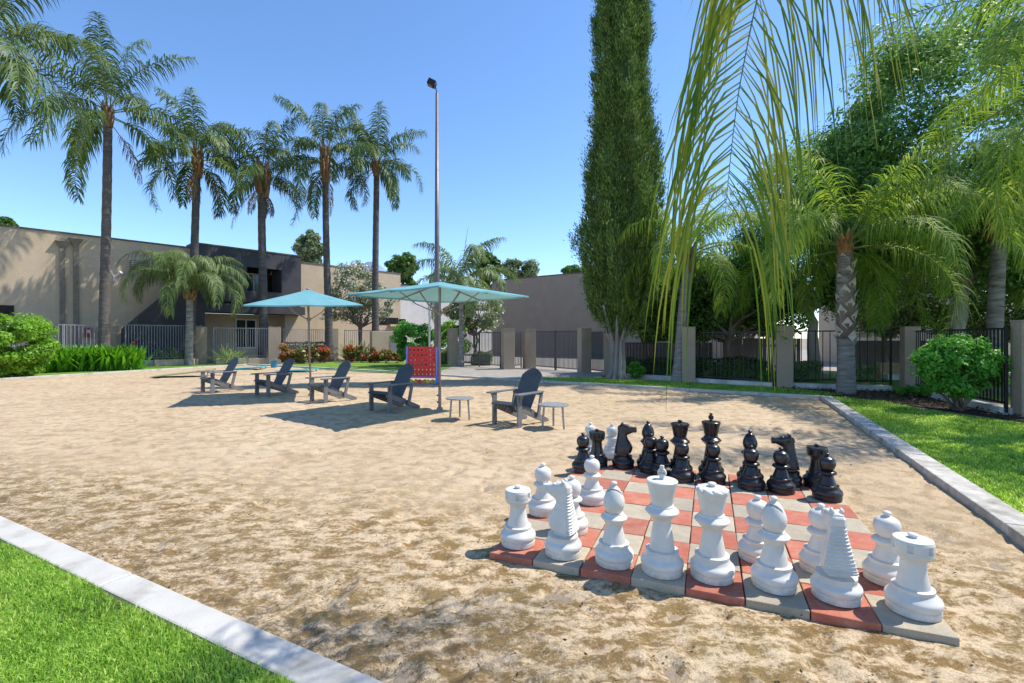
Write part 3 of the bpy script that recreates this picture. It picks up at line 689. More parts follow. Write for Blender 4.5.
# grass blades
def blades(name, poly, n, h, w, rng_seed, label, mat='grass', weight=None, z=0.0):
    rng = np.random.default_rng(rng_seed)
    xs = [p[0] for p in poly]; ys_ = [p[1] for p in poly]; P = []
    cnt = 0
    while cnt < n:
        x = rng.uniform(min(xs), max(xs), n); y = rng.uniform(min(ys_), max(ys_), n)
        k = in_poly(x, y, poly)
        if weight is not None: k &= rng.uniform(0, 1, n) < weight(x, y)
        P.append(np.stack([x[k], y[k]], 1)); cnt += k.sum()
    P = np.concatenate(P)[:n]; n = len(P)
    a = rng.uniform(0, 2 * PI, n); hh = h * rng.uniform(.45, 1.25, n); ww = w * rng.uniform(.7, 1.3, n)
    lean = rng.uniform(.15, 1.0, n); la = rng.uniform(0, 2 * PI, n)
    s = np.stack([np.cos(a), np.sin(a), np.zeros(n)], 1) * ww[:, None] / 2
    b = np.stack([P[:, 0], P[:, 1], np.full(n, z - .01)], 1)
    dm = np.stack([np.cos(la) * lean * hh * .25, np.sin(la) * lean * hh * .25, hh * .6], 1)
    dt = np.stack([np.cos(la) * lean * hh * .8, np.sin(la) * lean * hh * .8, hh * (1 - .3 * lean)], 1)
    V = np.stack([b - s, b + s, b + dm + s * .8, b + dm - s * .8, b + dt, b + dt + s * .1], 1).reshape(-1, 3)
    base = (np.arange(n) * 6)[:, None]
    Fq = np.concatenate([base + np.array([0, 1, 2, 3]), base + np.array([3, 2, 5, 4])])
    o = np_mesh(name, V, Fq, M[mat]); return prop(o, label, 'grass', kind='stuff')
gl = [(A1.x + .6 - .466 * .19, A1.y - .32 - .885 * .19), (-4.9, 4.1 - .0), (-5.2, 3.2), (-3.2, 1.6), (.5, 1.0)]
# keep blades just off the kerb edge
kd = lambda x, y: (.466 * x + .885 * y) < 1.386
blades('grass', gl, 130000, .042, .0065, 1, 'bright green mown grass in the front left corner beside the pale kerb', weight=lambda x, y: kd(x, y) * np.clip(.62 + .9 * np.array([noise.noise(Vector((a * 2.1, b * 2.1, 0))) for a, b in zip(x, y)]), .12, 1), z=.026)
def wR(x, y): return np.clip(6.0 / np.maximum(y, 2), .25, 1) ** 1.5
blades('grass', [(p.x, p.y) for p in rl], 130000, .045, .012, 2, 'sunlit and shaded mown grass right of the weathered kerb', weight=wR, z=.0)
blades('grass', [(p.x, p.y) for p in fs], 40000, .05, .016, 3, 'shaded strip of mown grass along the far kerb below the cypress', z=.004)

# litter on the sand
rng = np.random.default_rng(8)
n = 900; yy = 1.9 + 12 * rng.uniform(0, 1, n) ** 1.5; xx = rng.uniform(-1.1, 1.0, n) * yy
k = in_poly(xx, yy, PIT); xx, yy = xx[k], yy[k]
P = np.stack([xx, yy, np.full(len(xx), .010)], 1)
V, Fq = leaf_cloud(P, np.tile([0, 0, 1.], (len(P), 1)), .021, rng, .55, .35)
prop(np_mesh('leaf_litter', V, Fq, M['litter']), 'small dark dry leaves and crumbs scattered over the sand', 'litter', kind='stuff')
n = 2600; xx = rng.uniform(7, 10.8, n); yy = rng.uniform(4, 14.5, n)
bedp = [(7.2, 12.6), (8.4, 11.6), (8.9, 9.6), (9.0, 7.6), (9.7, 4), (10.6, 4), (9.6, 9.0), (10.9, 13.3), (7.9, 14.5)]
k = in_poly(xx, yy, bedp); P = np.stack([xx[k], yy[k], rng.uniform(.01, .05, k.sum())], 1)
V, Fq = leaf_cloud(P, np.tile([0, 0, 1.], (len(P), 1)), .09, rng, .5, .5)
prop(np_mesh('bark_mulch', V, Fq, M['litter']), 'dark brown bark chips in the bed under the shrub by the right fence', 'mulch', kind='stuff')

# ================================================================== CHESS
BO = Vector((-.153, 3.215, 0)); BT = -.387; BSX, BSY = .3066, .3295; BH = .04
bx, by = Vector((math.cos(BT), math.sin(BT), 0)), Vector((-math.sin(BT), math.cos(BT), 0))
board = empty('chessboard', BO, 'giant chessboard of red and grey rubber tiles lying on the sand', 'chessboard', rz=BT)
tb = MB().box((0, 0, BH / 2 - .012), (BSX - .005, BSY - .005, BH + .024))
tile_me = {}
for nm in ('tile_red', 'tile_grey'):
    o = tb.build('tile', M[nm], board, bevel=.006); tile_me[nm] = o
r_ = random.Random(3); first = {}
for j in range(8):
    for i in range(8):
        nm = 'tile_red' if (i + j) % 2 == 0 else 'tile_grey'
        src = tile_me[nm]
        if nm in first: o = src.copy(); COL.objects.link(o); o.parent = board
        else: o = src; first[nm] = 1
        o.location = ((i + .5) * BSX + r_.uniform(-.003, .003), (j + .5) * BSY + r_.uniform(-.003, .003), r_.uniform(-.003, .002))
        o.rotation_euler = (r_.uniform(-.006, .006), r_.uniform(-.006, .006), r_.uniform(-.008, .008))
        o['label'] = ('red' if nm == 'tile_red' else 'grey') + ' rubber tile'

def arcp(p, n=6):
    """smooth a profile with Catmull-Rom; a triple (r,z,1) keeps the corner sharp"""
    out = []
    for i in range(len(p) - 1):
        a = p[max(i - 1, 0)]; b = p[i]; c = p[i + 1]; d = p[min(i + 2, len(p) - 1)]
        if len(b) > 2: a = b
        if len(c) > 2: d = c
        for k in range(n):
            t = k / n; t2, t3 = t * t, t * t * t
            out.append(tuple(.5 * (2 * b[q] + (c[q] - a[q]) * t + (2 * a[q] - 5 * b[q] + 4 * c[q] - d[q]) * t2 + (3 * b[q] - a[q] - 3 * c[q] + d[q]) * t3) for q in (0, 1)))
    out.append(p[-1][:2]); return [(max(r, .0005), z) for r, z in out]
def base_prof(r=.122, neck=.072, h=.13):
    return arcp([(r * .9, 0, 1), (r * .97, .004, 1), (r * .975, .034, 1), (r * .95, .038, 1), (r * .95, .042, 1), (r * 1.0, .048, 1), (r * 1.02, .062), (r * .99, .078), (r * .84, .098), (neck * 1.22, h - .012, 1), (neck * 1.24, h - .008, 1), (neck * 1.24, h + .006, 1), (neck * 1.04, h + .010, 1)])
NS = 48
def turned(profile): return MB().lathe(profile, NS)
def stem_prof(rb, rt, z0, z1, rc, zc0, zc1):
    """stem tapering up into a wide collar"""
    return arcp([(rb, z0, 1), (rb * .9, z0 + (z1 - z0) * .3), (rt, z1, 1), (rt * 1.18, z1 + .004, 1), (rt * 1.2, zc0, 1), (rc * .82, zc0 + (zc1 - zc0) * .28), (rc, zc0 + (zc1 - zc0) * .52, 1), (rc * .97, zc0 + (zc1 - zc0) * .62), (rc * .72, zc1 - .008, 1), (rc * .7, zc1, 1)])
def piece(kind, colr, loc, label, rz=0, group=None, tilt=(0, 0)):
    mat = M['white_piece'] if colr == 'white' else M['black_piece']
    root = empty('chess_' + kind, loc, label, 'chess ' + kind, rz, group)
    root.rotation_euler = (tilt[0], tilt[1], rz)
    def bd(mb, name, **k): return mb.build(name, mat, root, smooth=True, auto=38, **k)
    if kind == 'pawn':
        bd(turned(base_prof(.118, .074, .122)), 'base')
        bd(turned(arcp([(.074, .130, 1), (.058, .175), (.048, .205, 1), (.052, .212, 1), (.074, .228), (.076, .236, 1), (.066, .248), (.042, .258, 1)])), 'stem')
        bd(turned(arcp([(.04, .256, 1), (.058, .275), (.068, .314), (.058, .353), (.03, .373), (.012, .378, 1), (.012, .382, 1), (.020, .388), (.021, .397), (.013, .405), (.001, .407)])), 'head')
    elif kind == 'rook':
        bd(turned(base_prof(.120, .074, .122)), 'base')
        bd(turned(arcp([(.074, .132, 1), (.060, .2), (.054, .262, 1), (.060, .27, 1), (.062, .278, 1), (.080, .288, 1), (.082, .296, 1)])), 'stem')
        slots = [(i * PI / 3 + .3) for i in range(6)]
        def mod(r, z, a, i):
            if r > .06 and .322 < z < .362:
                for s in slots:
                    if abs((a - s + PI) % (2 * PI) - PI) < .10: return (r * .86, z)
            return (r, z)
        mb = MB().lathe(arcp([(.080, .294, 1), (.088, .302, 1), (.088, .321, 1), (.089, .3235, 1), (.089, .3615, 1), (.088, .364, 1), (.085, .375, 1), (.06, .379), (.02, .38, 1), (.012, .384, 1), (.022, .39), (.021, .400), (.001, .406)]), 60, mod=mod)
        bd(mb, 'head')
    elif kind == 'bishop':
        bd(turned(base_prof(.120, .076, .126)), 'base')
        bd(turned(stem_prof(.074, .048, .136, .245, .083, .252, .318)), 'stem')
        # cleft mitre
        ca, sa = math.cos(.0), math.sin(.0)
        def mod(r, z, a, i):
            if z < .33 or z > .485: return (r, z)
            x = r * math.cos(a); q = abs((z - .43) - x * 1.1)
            if x > .005 and q < .007: return (r * .55, z)
            return (r, z)
        pf = arcp([(.046, .316, 1), (.05, .326), (.064, .36), (.066, .392), (.055, .43), (.034, .468), (.014, .486, 1), (.012, .489, 1), (.019, .494), (.020, .504), (.011, .512), (.001, .514)], 9)
        bd(MB().lathe(pf, 72, mod=mod), 'head')
    elif kind in ('king', 'queen'):
        dz = 0 if kind == 'king' else -.03
        bd(turned(base_prof(.124, .078, .132)), 'base')
        bd(turned(stem_prof(.076, .050, .142, .318 + dz, .100, .326 + dz, .405 + dz)), 'stem')
        if kind == 'king':
            bd(turned(arcp([(.066, .403, 1), (.062, .415), (.066, .43), (.078, .49), (.092, .545, 1), (.0935, .552, 1), (.088, .557, 1), (.05, .561), (.001, .562)])), 'crown')
            c = MB()
            c.tube([(0, -.010, .600), (0, .010, .600)], .027, 18); c.box((0, 0, .572), (.026, .022, .022)).box((0, 0, .598), (.052, .020, .022)).box((0, 0, .626), (.024, .020, .036))
            bd(c, 'cross', bevel=.004)
        else:
            def mod(r, z, a, i):
                if r > .084 and z > .50: k_ = abs(math.sin(a * 5)); return (r * (.93 + .07 * k_), z - .010 * (1 - k_))
                return (r, z)
            bd(MB().lathe(arcp([(.066, .373, 1), (.062, .385), (.066, .40), (.076, .45), (.086, .498, 1), (.093, .508, 1), (.095, .522, 1), (.09, .529, 1), (.05, .535), (.02, .537, 1), (.013, .541, 1), (.024, .549), (.022, .558), (.001, .565)]), 80, mod=mod), 'crown')
    else:   # knight: x is forward
        bd(turned(base_prof(.120, .08, .124)), 'base')
        mb = MB()
        # neck: (z, front x, back x, half width front, half width back); the back is a wide ridged mane
        secs = [(.128, .058, -.058, .054, .054), (.152, .056, -.056, .052, .052), (.162, .084, -.092, .058, .082), (.185, .096, -.088, .06, .079), (.222, .103, -.084, .058, .072), (.26, .086, -.078, .05, .064), (.30, .058, -.070, .044, .055), (.335, .044, -.064, .04, .047), (.37, .046, -.060, .038, .041), (.41, .05, -.058, .036, .037), (.444, .04, -.054, .034, .034), (.452, .03, -.048, .028, .028)]
        vs = []; fs_ = []; zz = []; m_ = 4
        for a, b in zip(secs[:-1], secs[1:]):
            for q in range(m_): zz.append(tuple(a[w] + (b[w] - a[w]) * q / m_ for w in range(5)))
        zz.append(secs[-1])
        for qi, (z, xf, xb, wf, wb_) in enumerate(zz):
            g_ = .011 if (.165 < z < .40 and qi % 2) else 0
            ring = [(xf, wf * .35), (xf * .75, wf * .85), (xf * .25 + xb * .1, (wf + wb_) / 2 * 1.0), (xb * .6, wb_ * .99), (xb + .012, wb_ - g_), (xb + g_, wb_ * .62 - g_ * .4)]
            for x, y in ring: vs.append((x, y, z))
            for x, y in ring[::-1]: vs.append((x, -y, z))
        n = 12
        for i in range(len(zz) - 1):
            for j in range(n): fs_.append((i * n + j, (i + 1) * n + j, (i + 1) * n + (j + 1) % n, i * n + (j + 1) % n)[::-1])
        fs_ += [tuple(range(n))[::-1], tuple(range((len(zz) - 1) * n, len(zz) * n))]
        mb.add(vs, fs_); o_ = mb.build('neck', mat, root, smooth=True, auto=22)
        hd = MB()   # head: sections from the poll to the muzzle (x, z top, z bottom, half width)
        hs = [(-.035, .462, .405, .030), (-.01, .474, .38, .037), (.03, .470, .355, .040), (.06, .458, .362, .036), (.088, .449, .378, .029), (.112, .446, .388, .026), (.130, .446, .386, .030), (.142, .440, .388, .027), (.147, .430, .396, .018)]
        vs = []; fs_ = []
        for (x, zt_, zb_, hw) in hs:
            for j in range(12):
                a = 2 * PI * (j + .5) / 12; cc, ss = math.cos(a), math.sin(a)
                vs.append((x, hw * math.copysign(abs(cc) ** .6, cc), (zt_ + zb_) / 2 + (zt_ - zb_) / 2 * math.copysign(abs(ss) ** .6, ss)))
        for i in range(len(hs) - 1):
            for j in range(12): fs_.append((i * 12 + j, (i + 1) * 12 + j, (i + 1) * 12 + (j + 1) % 12, i * 12 + (j + 1) % 12))
        fs_ += [tuple(range(12)), tuple(range((len(hs) - 1) * 12, len(hs) * 12))[::-1]]
        hd.add(vs, fs_)
        for s in (-1, 1):
            hd.lathe([(.013, 0), (.012, .008), (.006, .013), (.0005, .014)], 12, c=(.05, s * .026, .452))
            hd.box((.136, s * .014, .447), (.008, .008, .006))
        hd.build('head', mat, root, smooth=True, auto=40)
        for s in (-1, 1): MB().tube([(-.012, s * .022, .462), (-.010, s * .025, .478), (-.002, s * .022, .492)], [.014, .012, .003], 8).build('ear', mat, root, smooth=True)
    return root
PCS = [
 ('rook', 'white', 518, 551, 'white rook on the red corner tile at the left front of the board', .2),
 ('knight', 'white', 563, 562, 'white knight facing left, between the left white rook and a white bishop', PI - .5),
 ('bishop', 'white', 614, 571.5, 'white bishop between the white king and the left-facing white knight', -1.9),
 ('king', 'white', 662, 581, 'tall white king with a cross on its flat crown, in the front row', -.6),
 ('queen', 'white', 712, 587, 'white queen with a scalloped crown beside the white king', 0),
 ('bishop', 'white', 774, 597, 'white bishop with its slanted cleft showing, right of the white queen', -2.5),
 ('knight', 'white', 836, 609.5, 'white knight seen from behind with its ridged mane, beside the right white rook', PI / 2 - .25),
 ('rook', 'white', 913, 624, 'white rook nearest the camera on the grey corner tile at the right', .5),
 ('pawn', 'white', 543, 518.5, 'white pawn standing behind the left white rook, at the board left edge', 0),
 ('pawn', 'white', 592, 507, 'white pawn moved two squares ahead, farthest forward of the white pawns on the board', 0),
 ('pawn', 'white', 572, 537.5, 'white pawn half hidden behind the left-facing white knight', 0),
 ('pawn', 'white', 758, 567, 'white pawn behind the right white bishop', 0),
 ('pawn', 'white', 821, 579.5, 'white pawn behind the white knight that faces away', 0),
 ('pawn', 'white', 887, 591, 'white pawn behind the right white rook at the board right edge', 0),
 ('pawn', 'white', 612, 460, 'white pawn off the board on the sand, between the black rook and black knight', 0),
 ('pawn', 'white', 590.5, 458, 'white pawn off the board, mostly hidden behind the left black rook', 0),
 ('rook', 'black', 597, 468, 'black rook at the back left corner of the board', .3),
 ('knight', 'black', 623, 470, 'black knight turned to the right beside the left black rook', -.35),
 ('bishop', 'black', 648, 471, 'black bishop with a pointed head beside the black knight that turns right', .6),
 ('queen', 'black', 680, 477, 'black queen with flat flared crown, left of the black king', 0),
 ('king', 'black', 711, 479, 'tallest black piece, the king with a cross on its crown', -.9),
 ('bishop', 'black', 750, 486, 'black bishop with a cleft head right of the black king', -2.0),
 ('knight', 'black', 788, 488, 'black knight facing left, between the right black bishop and right black rook', PI - .3),
 ('rook', 'black', 817, 490, 'black rook at the back right corner of the board', .1),
 ('pawn', 'black', 583, 474, 'black pawn at the left end of the black rows, by the board left edge', 0),
 ('pawn', 'black', 651, 475, 'black pawn just in front of the left black bishop', 0),
 ('pawn', 'black', 662, 478.5, 'black pawn crowded against another pawn, left of the black queen', 0),
 ('pawn', 'black', 682, 484, 'black pawn directly in front of the black queen', 0),
 ('pawn', 'black', 713, 486, 'black pawn directly in front of the black king', 0),
 ('pawn', 'black', 751, 492.5, 'black pawn in front of the black bishop that stands right of the king', 0),
 ('pawn', 'black', 781, 495.5, 'black pawn in front of the left-facing black knight', 0),
 ('pawn', 'black', 827, 503.5, 'black pawn at the right end, in front of the right black rook', 0)]
for i, (kd_, c_, u, v, lab, rz) in enumerate(PCS):
    Y = F * (CAMH - BH) / (v - HZ) + .12; z = BH + .001
    p = Vector(((u - 512) * Y / F, Y, z))
    if 'off the board' in lab:
        Y = F * CAMH / (v - HZ) + .12; p = Vector(((u - 512) * Y / F, Y, .006))
    piece(kd_, c_, p, lab, rz, c_ + ' chess pieces')

# ================================================================== CHAIRS, TABLES, PARASOLS
def adirondack(loc, facing, label):
    """local +x is forward; origin midway between the front feet"""
    root = empty('adirondack_chair', loc, label, 'chair', math.atan2(facing[1], facing[0]), 'adirondack chairs on the sand')
    D, Lt = M['chair'], M['chair_sunlit']; W = .27
    for s in (-1, 1):
        mb = MB().box((-.02, s * W, .26), (.10, .028, .54)); mb.build('front_leg', Lt, root, bevel=.004)
        st = MB()   # sloping side rail that is also the rear foot
        y0, y1 = s * (W - .032) - .014, s * (W - .032) + .014
        pr_ = [(.04, .30), (.045, .385), (-.02, .395), (-.45, .22), (-.80, .075), (-.86, .045), (-.86, .0), (-.72, .0), (-.42, .115)]
        vs = [(x, y0, z) for x, z in pr_] + [(x, y1, z) for x, z in pr_]; k = len(pr_)
        st.add(vs, [tuple(range(k)), tuple(range(k, 2 * k))[::-1]] + [(i, i + k, (i + 1) % k + k, (i + 1) % k) for i in range(k)])
        st.build('side_rail', Lt, root, bevel=.003)
        MB().bar((-.50, s * (W + .02), .12), (-.60, s * (W + .02), .535), .028, .07, up=(1, 0, 0)).build('rear_leg', Lt, root, bevel=.003)
        ar = MB(); pts = [(.10, -.045), (.115, 0), (.10, .065), (-.05, .075), (-.62, .045), (-.66, 0), (-.62, -.03), (-.1, -.05)]
        ar.poly([(x, s * (W + .02) + y * s) for x, y in (pts if s > 0 else pts[::-1])], .533, .557)
        ar.build('armrest', Lt, root, bevel=.004)
        MB().add([(-.0, s * (W + .016), .53), (-.0, s * (W + .08), .53), (-.0, s * (W + .016), .40), (-.03, s * (W + .016), .53), (-.03, s * (W + .08), .53), (-.03, s * (W + .016), .40)],
                 [(0, 1, 2), (5, 4, 3), (0, 3, 4, 1), (1, 4, 5, 2), (2, 5, 3, 0)]).build('bracket', Lt, root)
    se = MB()
    for i in range(6):
        x = .04 - i * .078; z = .402 - max(0, (.0 - x)) * .40
        se.box((x, 0, z - (.02 if i == 0 else 0)), (.07, 2 * W - .01, .02), mat=Matrix.Rotation(-math.atan(.40) if i else .5, 3, 'Y'))
    se.build('seat', D, root, bevel=.003)
    bk = MB(); bz = math.radians(30)
    hts = [.69, .75, .785, .785, .75, .69]
    for i, h in enumerate(hts):
        y = (i - 2.5) * .078; fan = y * .16
        lean = Matrix.Rotation(-bz, 3, 'Y') @ Matrix.Rotation(-fan * .9, 3, 'X')
        w = .074; sl = y * .42
        # slat with a rounded top
        pr_ = [(-w / 2 * .9, 0), (w / 2 * .9, 0), (w / 2, h - .012 - sl * .5), (w / 2 * .8, h - sl * .4), (0, h), (-w / 2 * .8, h + sl * .4), (-w / 2, h - .012 + sl * .5)]
        vs = [lean @ Vector((0, a, b)) for a, b in pr_] + [lean @ Vector((.02, a, b)) for a, b in pr_]
        org = Vector((-.40, y * .86, .235)); k = len(pr_)
        bk.add([v + org for v in vs], [tuple(range(k))[::-1], tuple(range(k, 2 * k))] + [(j, (j + 1) % k, (j + 1) % k + k, j + k) for j in range(k)])
    bk.build('backrest', D, root, bevel=.003)
    cb = MB().box((-.585, 0, .52), (.025, 2 * W + .1, .07), mat=Matrix.Rotation(-bz, 3, 'Y')).box((-.45, 0, .20), (.025, 2 * W - .05, .07)); cb.build('back_brace', Lt, root)
    return root
CH = [((-8.18, 13.0), (-.56, -.83), 'farthest left adirondack chair, in the sun beside the low green game board'),
      ((-6.32, 12.25), (-.57, -.82), 'adirondack chair behind the shadow of the smaller parasol, second from left'),
      ((-4.40, 11.0), (-.58, -.81), 'adirondack chair just right of the smaller parasol pole'),
      ((-2.62, 9.6), (-.56, -.83), 'adirondack chair in the parasol shade in front of the red game frame'),
      ((-.10, 8.02), (-.64, -.77), 'adirondack chair between the two round side tables')]
for (p, f, lab) in CH: adirondack((p[0], p[1], 0), f, lab)
def side_table(loc, label, rz):
    root = empty('side_table', loc, label, 'side table', rz, 'round side tables')
    MB().lathe([(.235, .365), (.25, .368), (.255, .378), (.25, .388), (.05, .390), (.001, .390)], 40).build('tabletop', M['tabletop'], root, smooth=True, auto=40)
    for i in range(3):
        a = i * 2 * PI / 3
        MB().tube([(.17 * math.cos(a), .17 * math.sin(a), .366), (.2 * math.cos(a), .2 * math.sin(a), 0)], .017, 8).build('leg', M['tabletop'], root)
side_table((-.92 - .02, 8.72, 0), 'round side table beside the large parasol pole', PI / 2 + .1)
side_table((.67, 7.87, 0), 'round side table right of the chair, nearest the chess pieces', PI / 2 - .1)

def parasol(loc, rot, half, zedge, zapex, label, tilt=0):
    root = empty('parasol', loc, label, 'parasol', rot, 'teal square parasols')
    root.rotation_euler = (Matrix.Rotation(tilt, 3, 'X') @ Matrix.Rotation(rot, 3, 'Z')).to_euler()
    MB().tube([(0, 0, 0), (0, 0, zapex - .06)], .024, 14).build('pole', M['pole_taupe'], root, smooth=True)
    cv = MB(); n = 10; vs = []; fs_ = []
    # square canopy, eight panels, slightly sagging between ribs
    for i in range(n + 1):
        s = i / n
        for j in range(32):
            a = 2 * PI * j / 32; c, q = math.cos(a), math.sin(a); m_ = max(abs(c), abs(q)); r = half * s / m_
            x, y = c * r, q * r
            sag = .016 * s * abs(math.sin(4 * a)) * (1 if j % 4 else 0)
            z = zapex - (zapex - zedge) * s ** .9 - sag - (0.0 if s < 1 else 0)
            vs.append((x * (1 - .02 * abs(math.sin(4 * a)) * s), y * (1 - .02 * abs(math.sin(4 * a)) * s), z))
    for i in range(n):
        for j in range(32): fs_.append((i * 32 + j, i * 32 + (j + 1) % 32, (i + 1) * 32 + (j + 1) % 32, (i + 1) * 32 + j))
    for j in range(32): x, y, z = vs[n * 32 + j]; vs.append((x * 1.002, y * 1.002, z - .03))
    for j in range(32): fs_.append((n * 32 + j, n * 32 + (j + 1) % 32, (n + 1) * 32 + (j + 1) % 32, (n + 1) * 32 + j))
    cv.add(vs, fs_); cv.build('canopy', M['canvas'], root, smooth=True, auto=50)
    MB().lathe([(.03, zapex - .02), (.045, zapex + .012), (.02, zapex + .03), (.001, zapex + .04)], 14).build('finial', M['pole_taupe'], root, smooth=True)
    MB().lathe([(.03, zedge - .42), (.05, zedge - .40), (.05, zedge - .34), (.03, zedge - .32)], 14).build('hub', M['pole_taupe'], root)
    for k in range(8):
        a = k * PI / 4; m_ = max(abs(math.cos(a)), abs(math.sin(a))); r = half / m_
        p1 = (math.cos(a) * r * .97, math.sin(a) * r * .97, zedge - .0)
        p0 = (math.cos(a) * .03, math.sin(a) * .03, zapex - .05)
        MB().bar(p0, (p1[0], p1[1], zedge - .035), .018, .025).build('rib', M['pole_taupe'], root)
        t = .46; e = (math.cos(a) * r * t, math.sin(a) * r * t, (zapex - .05) + (zedge - .035 - zapex + .05) * t - .01)
        MB().tube([(math.cos(a) * .04, math.sin(a) * .04, zedge - .37), (math.cos(a) * r * t * .55, math.sin(a) * r * t * .55, zedge - .19), e], .011, 6).build('strut', M['pole_taupe'], root)
    MB().box((-.045, 0, .16), (.05, .03, .03)).box((-.045, 0, .30), (.05, .03, .03)).build('lock_knob', M['fence_black'], root)
    MB().lathe([(.06, -.02), (.06, .05), (.032, .07), (.03, .45)], 16).build('ground_sleeve', M['pole_taupe'], root, smooth=True, auto=40)
    return root
parasol((-1.46, 9.8, 0), math.radians(-37), 1.29, 2.33, 2.60, 'large teal parasol nearest the camera, seen partly from below')
parasol((-5.1, 12.3, 0), math.radians(20), 1.25, 2.30, 2.68, 'smaller teal parasol farther left, its top bright in the sun', math.radians(4))

# lamp post
lp = at(437, Y=21.0); lh = zat(84, 21)
root = empty('lamp_post', lp, 'very tall thin lamp post behind the large parasol', 'lamp post')
MB().tube([(0, 0, -.1), (0, 0, 3), (0, 0, lh - .4)], [.125, .115, .065], 16).build('pole', M['pole'], root, smooth=True)
MB().lathe([(.2, 0), (.2, .04), (.14, .06)], 16).build('base_plate', M['pole'], root)
MB().bar((0, 0, lh - .42), (-.08, 0, lh - .05), .04, .04).build('bracket', M['fence_black'], root)
MB().box((-.22, 0, lh + .03), (.34, .32, .24), mat=Matrix.Rotation(.45, 3, 'Y')).box((-.30, 0, lh - .08), (.26, .26, .02), mat=Matrix.Rotation(.45, 3, 'Y'), mi=1).build('lamp_head', [M['fence_black'], M['vent']], root, bevel=.02)
# thin pole
tp = at(429.5, Y=18.2)
prop(MB().tube([(0, 0, -.05), (0, 0, 2.95)], .035, 12).lathe([(.05, 2.95), (.05, 2.99), (.001, 3.0)], 12).build('volleyball_pole', M['pole_silver'], loc=tp), 'thin pale pole behind the red game frame, left of the lamp post', 'pole')

# giant connect-the-discs game
cp = at(422.5, 383.5); ca = math.atan2(-.17, 1)
root = empty('disc_drop_game', cp, 'giant red and blue four-in-a-row game frame with yellow discs', 'garden game', rz=ca)
W_, z0, z1 = .93, .22, 1.15
for side_y in (-.045, .045):      # front and back grids with round holes
    nx, nz_ = 7, 6; mb = MB(); cw, chh = W_ / nx, (z1 - z0) / nz_
    for i in range(nx):
        for j in range(nz_):
            cx, cz = -W_ / 2 + (i + .5) * cw, z0 + (j + .5) * chh; N_ = 24; vs = []
            hr = min(cw, chh) * .27
            for k in range(N_):
                a = 2 * PI * k / N_; c, s = math.cos(a), math.sin(a)
                m_ = max(abs(c) / (cw / 2), abs(s) / (chh / 2))
                vs.append((cx + c / m_, side_y, cz + s / m_)); vs.append((cx + c * hr, side_y, cz + s * hr)); vs.append((cx + c * hr, side_y * .62, cz + s * hr))
            fs_ = []
            for k in range(N_):
                k2 = (k + 1) % N_; fs_ += [(3 * k, 3 * k2, 3 * k2 + 1, 3 * k + 1), (3 * k + 1, 3 * k2 + 1, 3 * k2 + 2, 3 * k + 2)]
            mb.add(vs, fs_)
    mb.build('grid_panel', M['connect_red'], root)
for i in range(7):
    n_ = [0, 0, 0, 0, 0, 3, 0][i] if i != 6 else 0
    if i == 6: n_ = 0
cwid = W_ / 7
for j in range(3):
    cz = z0 + (j + .5) * (z1 - z0) / 6
    MB().tube([(W_ / 2 - cwid * .5, -.018, cz), (W_ / 2 - cwid * .5, .018, cz)], .066, 20).build('disc', M['connect_yellow'], root)
for s in (-1, 1):
    mb = MB().box((s * (W_ / 2 + .035), 0, .62), (.06, .17, 1.12)).box((s * (W_ / 2 + .035), 0, .03), (.075, .46, .06)).box((s * (W_ / 2 + .035), .10, .15), (.05, .12, .2)).box((s * (W_ / 2 + .035), -.10, .15), (.05, .12, .2))
    mb.build('side_frame', M['connect_blue'], root, bevel=.012)
    MB().box((s * (W_ / 2 + .068), 0, .66), (.012, .09, .85)).build('side_inset', M['connect_dark'], root, bevel=.004)
MB().box((0, 0, 1.165), (W_, .07, .03)).build('top_rail', M['connect_red'], root)
MB().box((0, 0, .20), (W_, .11, .05)).build('release_bar', M['connect_blue'], root, bevel=.006)
rg = random.Random(4)
for i in range(6):
    x = -.36 + i * .14
    MB().lathe([(.001, -.012), (.066, -.012), (.068, 0), (.066, .012), (.001, .012)], 20).build('loose_disc', M['connect_yellow' if i not in (2,) else 'connect_red'], root, loc=(x, -.03 + rg.uniform(-.05, .05), .075)).rotation_euler = (1.2 + rg.uniform(-.2, .3), rg.uniform(-.3, .3), rg.uniform(-.6, .6))

# low game boards and bucket near the far corner of the sand
def game_board(u0, v0, w, l, rz, matn, label, h=.26):
    p = at(u0, v0); root = empty('beanbag_board', p, label, 'game board', rz, 'low game boards on the sand')
    mb = MB().add([(-l / 2, -w / 2, .05), (l / 2, -w / 2, h), (l / 2, w / 2, h), (-l / 2, w / 2, .05), (-l / 2, -w / 2, .02), (l / 2, -w / 2, h - .05), (l / 2, w / 2, h - .05), (-l / 2, w / 2, .02)],
                  [(0, 1, 2, 3), (7, 6, 5, 4), (0, 4, 5, 1), (1, 5, 6, 2), (2, 6, 7, 3), (3, 7, 4, 0)])
    mb.build('top_board', M[matn], root, bevel=.005)
    for s in (-1, 1): MB().box((l / 2 - .08, s * (w / 2 - .05), (h - .06) / 2), (.04, .06, h - .06)).build('leg', M['wood_brown'], root)
    MB().lathe([(.001, 0), (.075, 0), (.075, .003), (.001, .003)], 20).build('hole_ring', M['void'], root, loc=(l * .25, 0, .05 + (h - .05) * .75 + .002)).rotation_euler = (0, -math.atan((h - .05) / l), 0)
game_board(184, 376.5, 1.0, 1.9, .35, 'board_green', 'faded green low game board left of the chairs')
game_board(250, 369.0, .9, 1.3, .2, 'board_teal', 'teal game board on the path, left of the blue bucket', .12)
game_board(297, 371.5, .9, 1.5, -.1, 'board_teal', 'teal game board on the sand right of the blue bucket', .12)
root = empty('bucket', at(274, 367.5), 'blue bucket between the teal game boards', 'bucket')
